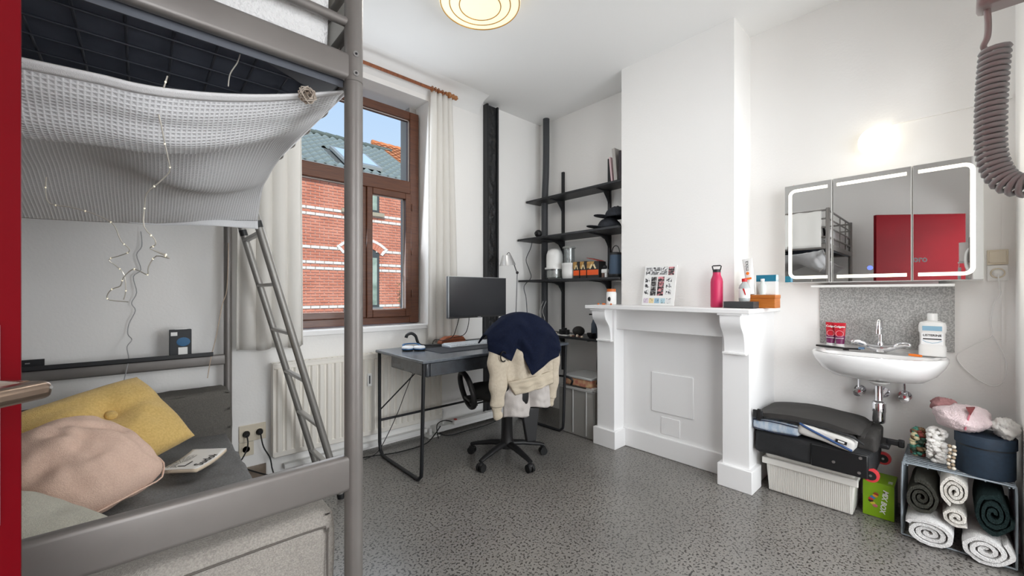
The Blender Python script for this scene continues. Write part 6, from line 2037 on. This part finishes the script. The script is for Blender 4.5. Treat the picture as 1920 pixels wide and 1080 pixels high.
def heap(c, r, seed, name, m, lab, cat, amp=.16, parent=None, flat_z=None, nu=56, nv=36):
    b_ = MB()
    def dsp(d):
        f = noise.noise(d * 1.6 + Vector((seed, 0, 0))) * amp
        f += abs(noise.noise(Vector((d.x * 2.2, d.y * 5.5, d.z * 3.0)) + Vector((0, seed, 0)))) * amp * .9
        f -= amp * .3
        return f
    b_.ell(c, r, nu, nv, dsp)
    if flat_z is not None:
        b_.v = [Vector((v.x, v.y, max(v.z, flat_z + .004 * noise.noise(v * 20)))) for v in b_.v]
    return b_
pj = thing('pink_robe', 'folded pale pink fleece with dusty rose lining on the round box', 'fleece', (2.93, -.02, .55))
M_pk = mat('pale_pink_fleece', (224, 204, 206), .95, bump=.8, bscale=180, spec=.1, sheen=.3)
M_rose = mat('dusty_rose_lining', (168, 122, 122), .9, bump=.3, bscale=160)
build(heap((2.90, -.022, .605), (.11, .100, .066), 2.0, '', M_pk, '', '', .16, flat_z=.5505), 'bundle', M_pk, pj, smooth=80)
build(heap((2.955, .040, .640), (.060, .050, .040), 6.0, '', M_rose, '', '', .22, flat_z=.56), 'lining_fold', M_rose, pj, smooth=80)
build(MB().prism([(-.032, .672), (-.060, .678), (-.046, .640)], 'x', 2.802, 2.83), 'lining_opening', mat('deep_rose', (122, 60, 60), .9), pj)
build(MB().tube(smoothpts([(2.81, -.044, .645), (2.795, -.038, .62), (2.790, -.032, .598), (2.795, -.030, .572)], 4), .0035, 6), 'trim_cord', mat('rose_cord', (190, 110, 122), .8), pj)
tag(build(heap((2.885, -.150, .592), (.085, .044, .046), 9.0, '', None, '', '', .30, flat_z=.5505), 'grey_cloth', mat('pale_grey_cotton', (206, 204, 200), .9, bump=.3, bscale=160), smooth=80), 'crumpled pale grey cloth on the right of the round box', 'cloth')

# flower garlands
def garland(c, R, r, nb, seed, lab, cols, squash=.8):
    random.seed(seed)
    t_ = thing('garland', lab, 'garland', (c[0], c[1], .366), 'garlands on the wire cube')
    groups = {}
    for i in range(nb):
        a = random.uniform(0, 2 * PI)
        q = random.uniform(0, 2 * PI)
        rr = R + r * math.cos(q) * .7
        p = (c[0] + rr * math.cos(a) * .55, c[1] + r * math.sin(q) * squash, c[2] + rr * math.sin(a))
        k = random.randrange(len(cols))
        s = random.uniform(.009, .015)
        g = groups.setdefault(k, MB())
        f0 = len(g.v)
        g.ell(p, (s, s, s * .8), 8, 6, lambda d: .35 * noise.noise(d * 4 + Vector(p) * 50))
    for k, g in groups.items():
        g.v = [Vector((v.x, v.y, max(v.z, .367))) for v in g.v]
        o = build(g, 'petals', cols[k], t_, smooth=60)
        o['kind'] = 'stuff'
garland((2.895, .062, .452), .062, .030, 150, 4, 'white flower garland on the wire cube beside the round box', [mat('white_petal', (238, 236, 232), .9)], .9)
garland((2.93, .128, .440), .052, .024, 130, 8, 'dark multicoloured garland at the left end of the wire cube', [mat('dark_green_petal', (40, 62, 48), .7), mat('brown_petal', (110, 84, 56), .7), mat('teal_petal', (60, 120, 104), .6), mat('sand_petal', (196, 186, 150), .7), mat('rust_petal', (120, 52, 44), .7)], .8)
random.seed(21)
for j in range(2):
    bead = thing('bead_string', 'string of pale beads hanging against the round box, %s one' % ('left' if j == 0 else 'right'), 'beads', (2.80, .018 - .012 * j, .366))
    for i in range(7):
        build(MB().ell((2.815 - .004 * j, .020 - .014 * j + .003 * math.sin(i), .378 + i * .017), .0082, 10, 8), 'bead', mat('pearl_bead', (222, 214, 200), .3) if (i + j) % 2 else mat('brown_bead', (150, 132, 110), .4), bead, smooth=60)

# ------------------------------------------------------------------ red door
E0 = Vector((-.085, .610, 0))
eD = Vector((-.675, -.738, 0)).normalized()     # from the free edge to the hinge
nD = Vector((.738, -.675, 0)).normalized()      # the face towards the room
MD = frame(E0, eD, UP)                          # x: edge->hinge, y: up, z
zs_ = 1 if MD.col[2].to_3d().dot(nD) > 0 else -1
dr0 = thing('door', 'open red painted door with steel lever handle at the left edge', 'door', (E0 + eD * .47))
build(MB(MD).box(0, .93, .008, 2.094, -.040 * zs_, 0), 'leaf', M_red, dr0, bevel=.002)
pl_ = build(MB(MD).box(.019, .062, .985, 1.172, 0, .003 * zs_), 'lock_plate', mat('white_lacquer', (214, 216, 218), .35), dr0, bevel=.012, segs=3)
zl = 1.117
lv = MB(MD)
def lev(u, v):
    return None
h0 = .020
sec = []
lev_m = mat('worn_nickel', (150, 132, 118), .28, metal=1.0)
lvb = MB(MD).box(.030, .150, zl - .010, zl + .006, .046 * zs_, .066 * zs_)
hd = build(lvb, 'lever', lev_m, dr0, bevel=.006, segs=3)
build(MB(MD).cyl((.040, zl - .002, 0), (.040, zl - .002, .050 * zs_), .009, 14), 'lever_neck', lev_m, hd)
build(MB(MD).lathe([(0, .066 * zs_), (.0015, .066 * zs_), (.0015, .0664 * zs_), (0, .0664 * zs_)], (.034, zl, 0), 8), 'grub_screw', M_steel, hd)
for z in (.25, 1.05, 1.85):
    build(MB(MD).cyl((.935, z - .05, -.02 * zs_), (.935, z + .05, -.02 * zs_), .009, 10), 'hinge', M_steel, dr0)
Mtx = frame(E0 + eD * .46 + nD * .0006 + UP * 1.585, eD, UP)
text('oro', 'lettering', mat('door_lettering', (40, 4, 12), .5), Mtx, .10, dr0, bold=True)
fr = MB().box(-.86, -.80, YS - .16, YS + .012, 0, 2.18).box(.20, .26, YS - .16, -.090, 0, 2.18).box(-.86, .26, YS - .16, YS + .012, 2.12, 2.18)
struct(build(fr, 'trim_6', M_trim))

# ------------------------------------------------------------------ intercom with coiled cord
ic = thing('intercom', 'grey wall intercom with coiled handset cord beside the door', 'intercom', (.62, -.06, 1.30))
M_icg = mat('grey_beige_plastic', (196, 190, 188), .5)
build(MB().box(.575, .625, -.101, -.020, 1.484, 1.66), 'housing', M_icg, ic, bevel=.006)
build(MB().box(.565, .672, -.101, -.080, 1.480, 1.70), 'back_plate', mat('dark_grey_plastic', (120, 114, 114), .5), ic, bevel=.004)
build(MB().box(.585, .612, -.060, -.0135, 1.472, 1.486), 'cradle_lip', M_icg, ic, bevel=.004)
build(MB().tube(smoothpts([(.600, -.020, 1.480), (.598, -.021, 1.460), (.596, -.0205, 1.445), (.598, -.018, 1.437), (.606, -.022, 1.434)], 5), .0024, 8), 'cord_tail', M_icg, ic, smooth=60)
cen = smoothpts([(.60, -.0255, 1.434), (.60, -.0235, 1.40), (.60, -.0225, 1.36), (.60, -.0235, 1.33), (.598, -.030, 1.308), (.594, -.042, 1.298), (.590, -.058, 1.300), (.588, -.075, 1.312), (.588, -.088, 1.335)], 12)
coil = []
L_ = [0]
for i in range(1, len(cen)):
    L_.append(L_[-1] + (cen[i] - cen[i - 1]).length)
turns = L_[-1] / .0052
N_ = int(turns * 12)
upv = Vector((1, 0, 0))
for i in range(N_ + 1):
    s = L_[-1] * i / N_
    k = 0
    while k < len(L_) - 2 and L_[k + 1] < s: k += 1
    f = (s - L_[k]) / max(1e-9, L_[k + 1] - L_[k])
    p = cen[k].lerp(cen[k + 1], f)
    t = (cen[k + 1] - cen[k]).normalized()
    a1 = upv - t * upv.dot(t)
    a1.normalize()
    a2 = t.cross(a1)
    a = 2 * PI * turns * i / N_
    coil.append(p + a1 * (.0088 * math.cos(a)) + a2 * (.0088 * math.sin(a)))
build(MB().tube(coil, .0024, 6), 'coiled_cord', mat('taupe_cord', (186, 192, 192), .5), ic, smooth=70)
build(MB().tube(smoothpts([(.588, -.088, 1.335), (.586, -.092, 1.37), (.586, -.086, 1.45), (.588, -.072, 1.50)], 5), .008, 10), 'cord_end', M_icg, ic)
build(MB().tube(smoothpts([(.645, -.085, 1.40), (.643, -.068, 1.43), (.643, -.062, 1.48), (.643, -.066, 1.56), (.645, -.085, 1.60)], 6), .011, 12), 'handset', M_white, ic, smooth=60)

# ------------------------------------------------------------------ ceiling lamp
LX, LY = 1.50, 1.925
cl = thing('ceiling_lamp', 'round cream ceiling lamp with gold rings', 'lamp', (LX, LY, HC - .10))
M_shade = mat('lit_shade', (255, 244, 216), .5, emit=(255, 238, 200), estr=.55)
build(MB().lathe([(0, 0), (.20, 0), (.20, -.03), (0, -.03)], (LX, LY, HC), 40), 'ceiling_plate', M_white, cl)
M_gold2 = mat('gold_ring', (196, 152, 72), .35, metal=.7)
tiers = [(.245, .205, -.028, -.078), (.196, .150, -.060, -.096), (.142, .095, -.080, -.112)]
prof = [(.0, -.026), (.238, -.026), (.244, -.05), (.243, -.078), (.232, -.083), (.186, -.086), (.178, -.090), (.128, -.094), (.120, -.098), (.0, -.101)]
build(MB().lathe(prof, (LX, LY, HC), 64), 'shade', M_shade, cl, smooth=50)
for (r, z) in ((.236, -.084), (.182, -.0895), (.124, -.0975)):
    build(MB().tube([(LX + r * math.cos(2 * PI * i / 64), LY + r * math.sin(2 * PI * i / 64), HC + z) for i in range(64)], .0032, 6, closed=True), 'gold_ring', M_gold2, cl, smooth=60)
light('ceiling_lamp_light', 'AREA', (LX, LY, HC - .115), 6, (1.0, .97, .92), .46, direction=(0, 0, -1))

# unseen hallway lamp added as fill light behind the camera
hl = thing('hallway_fill_lamp', 'white ceiling lamp added as fill in the unseen hallway', 'lamp', (-.1, -.95, 2.6))
build(MB().lathe([(0, 0), (.15, 0), (.16, -.03), (.12, -.08), (0, -.09)], (-.1, -.95, 2.70), 32), 'shade', M_opal, hl, smooth=50)
light('hallway_fill_light', 'AREA', (-.1, -.95, 2.58), 10, (1.0, .97, .93), .5, direction=(0, 0.45, -1))
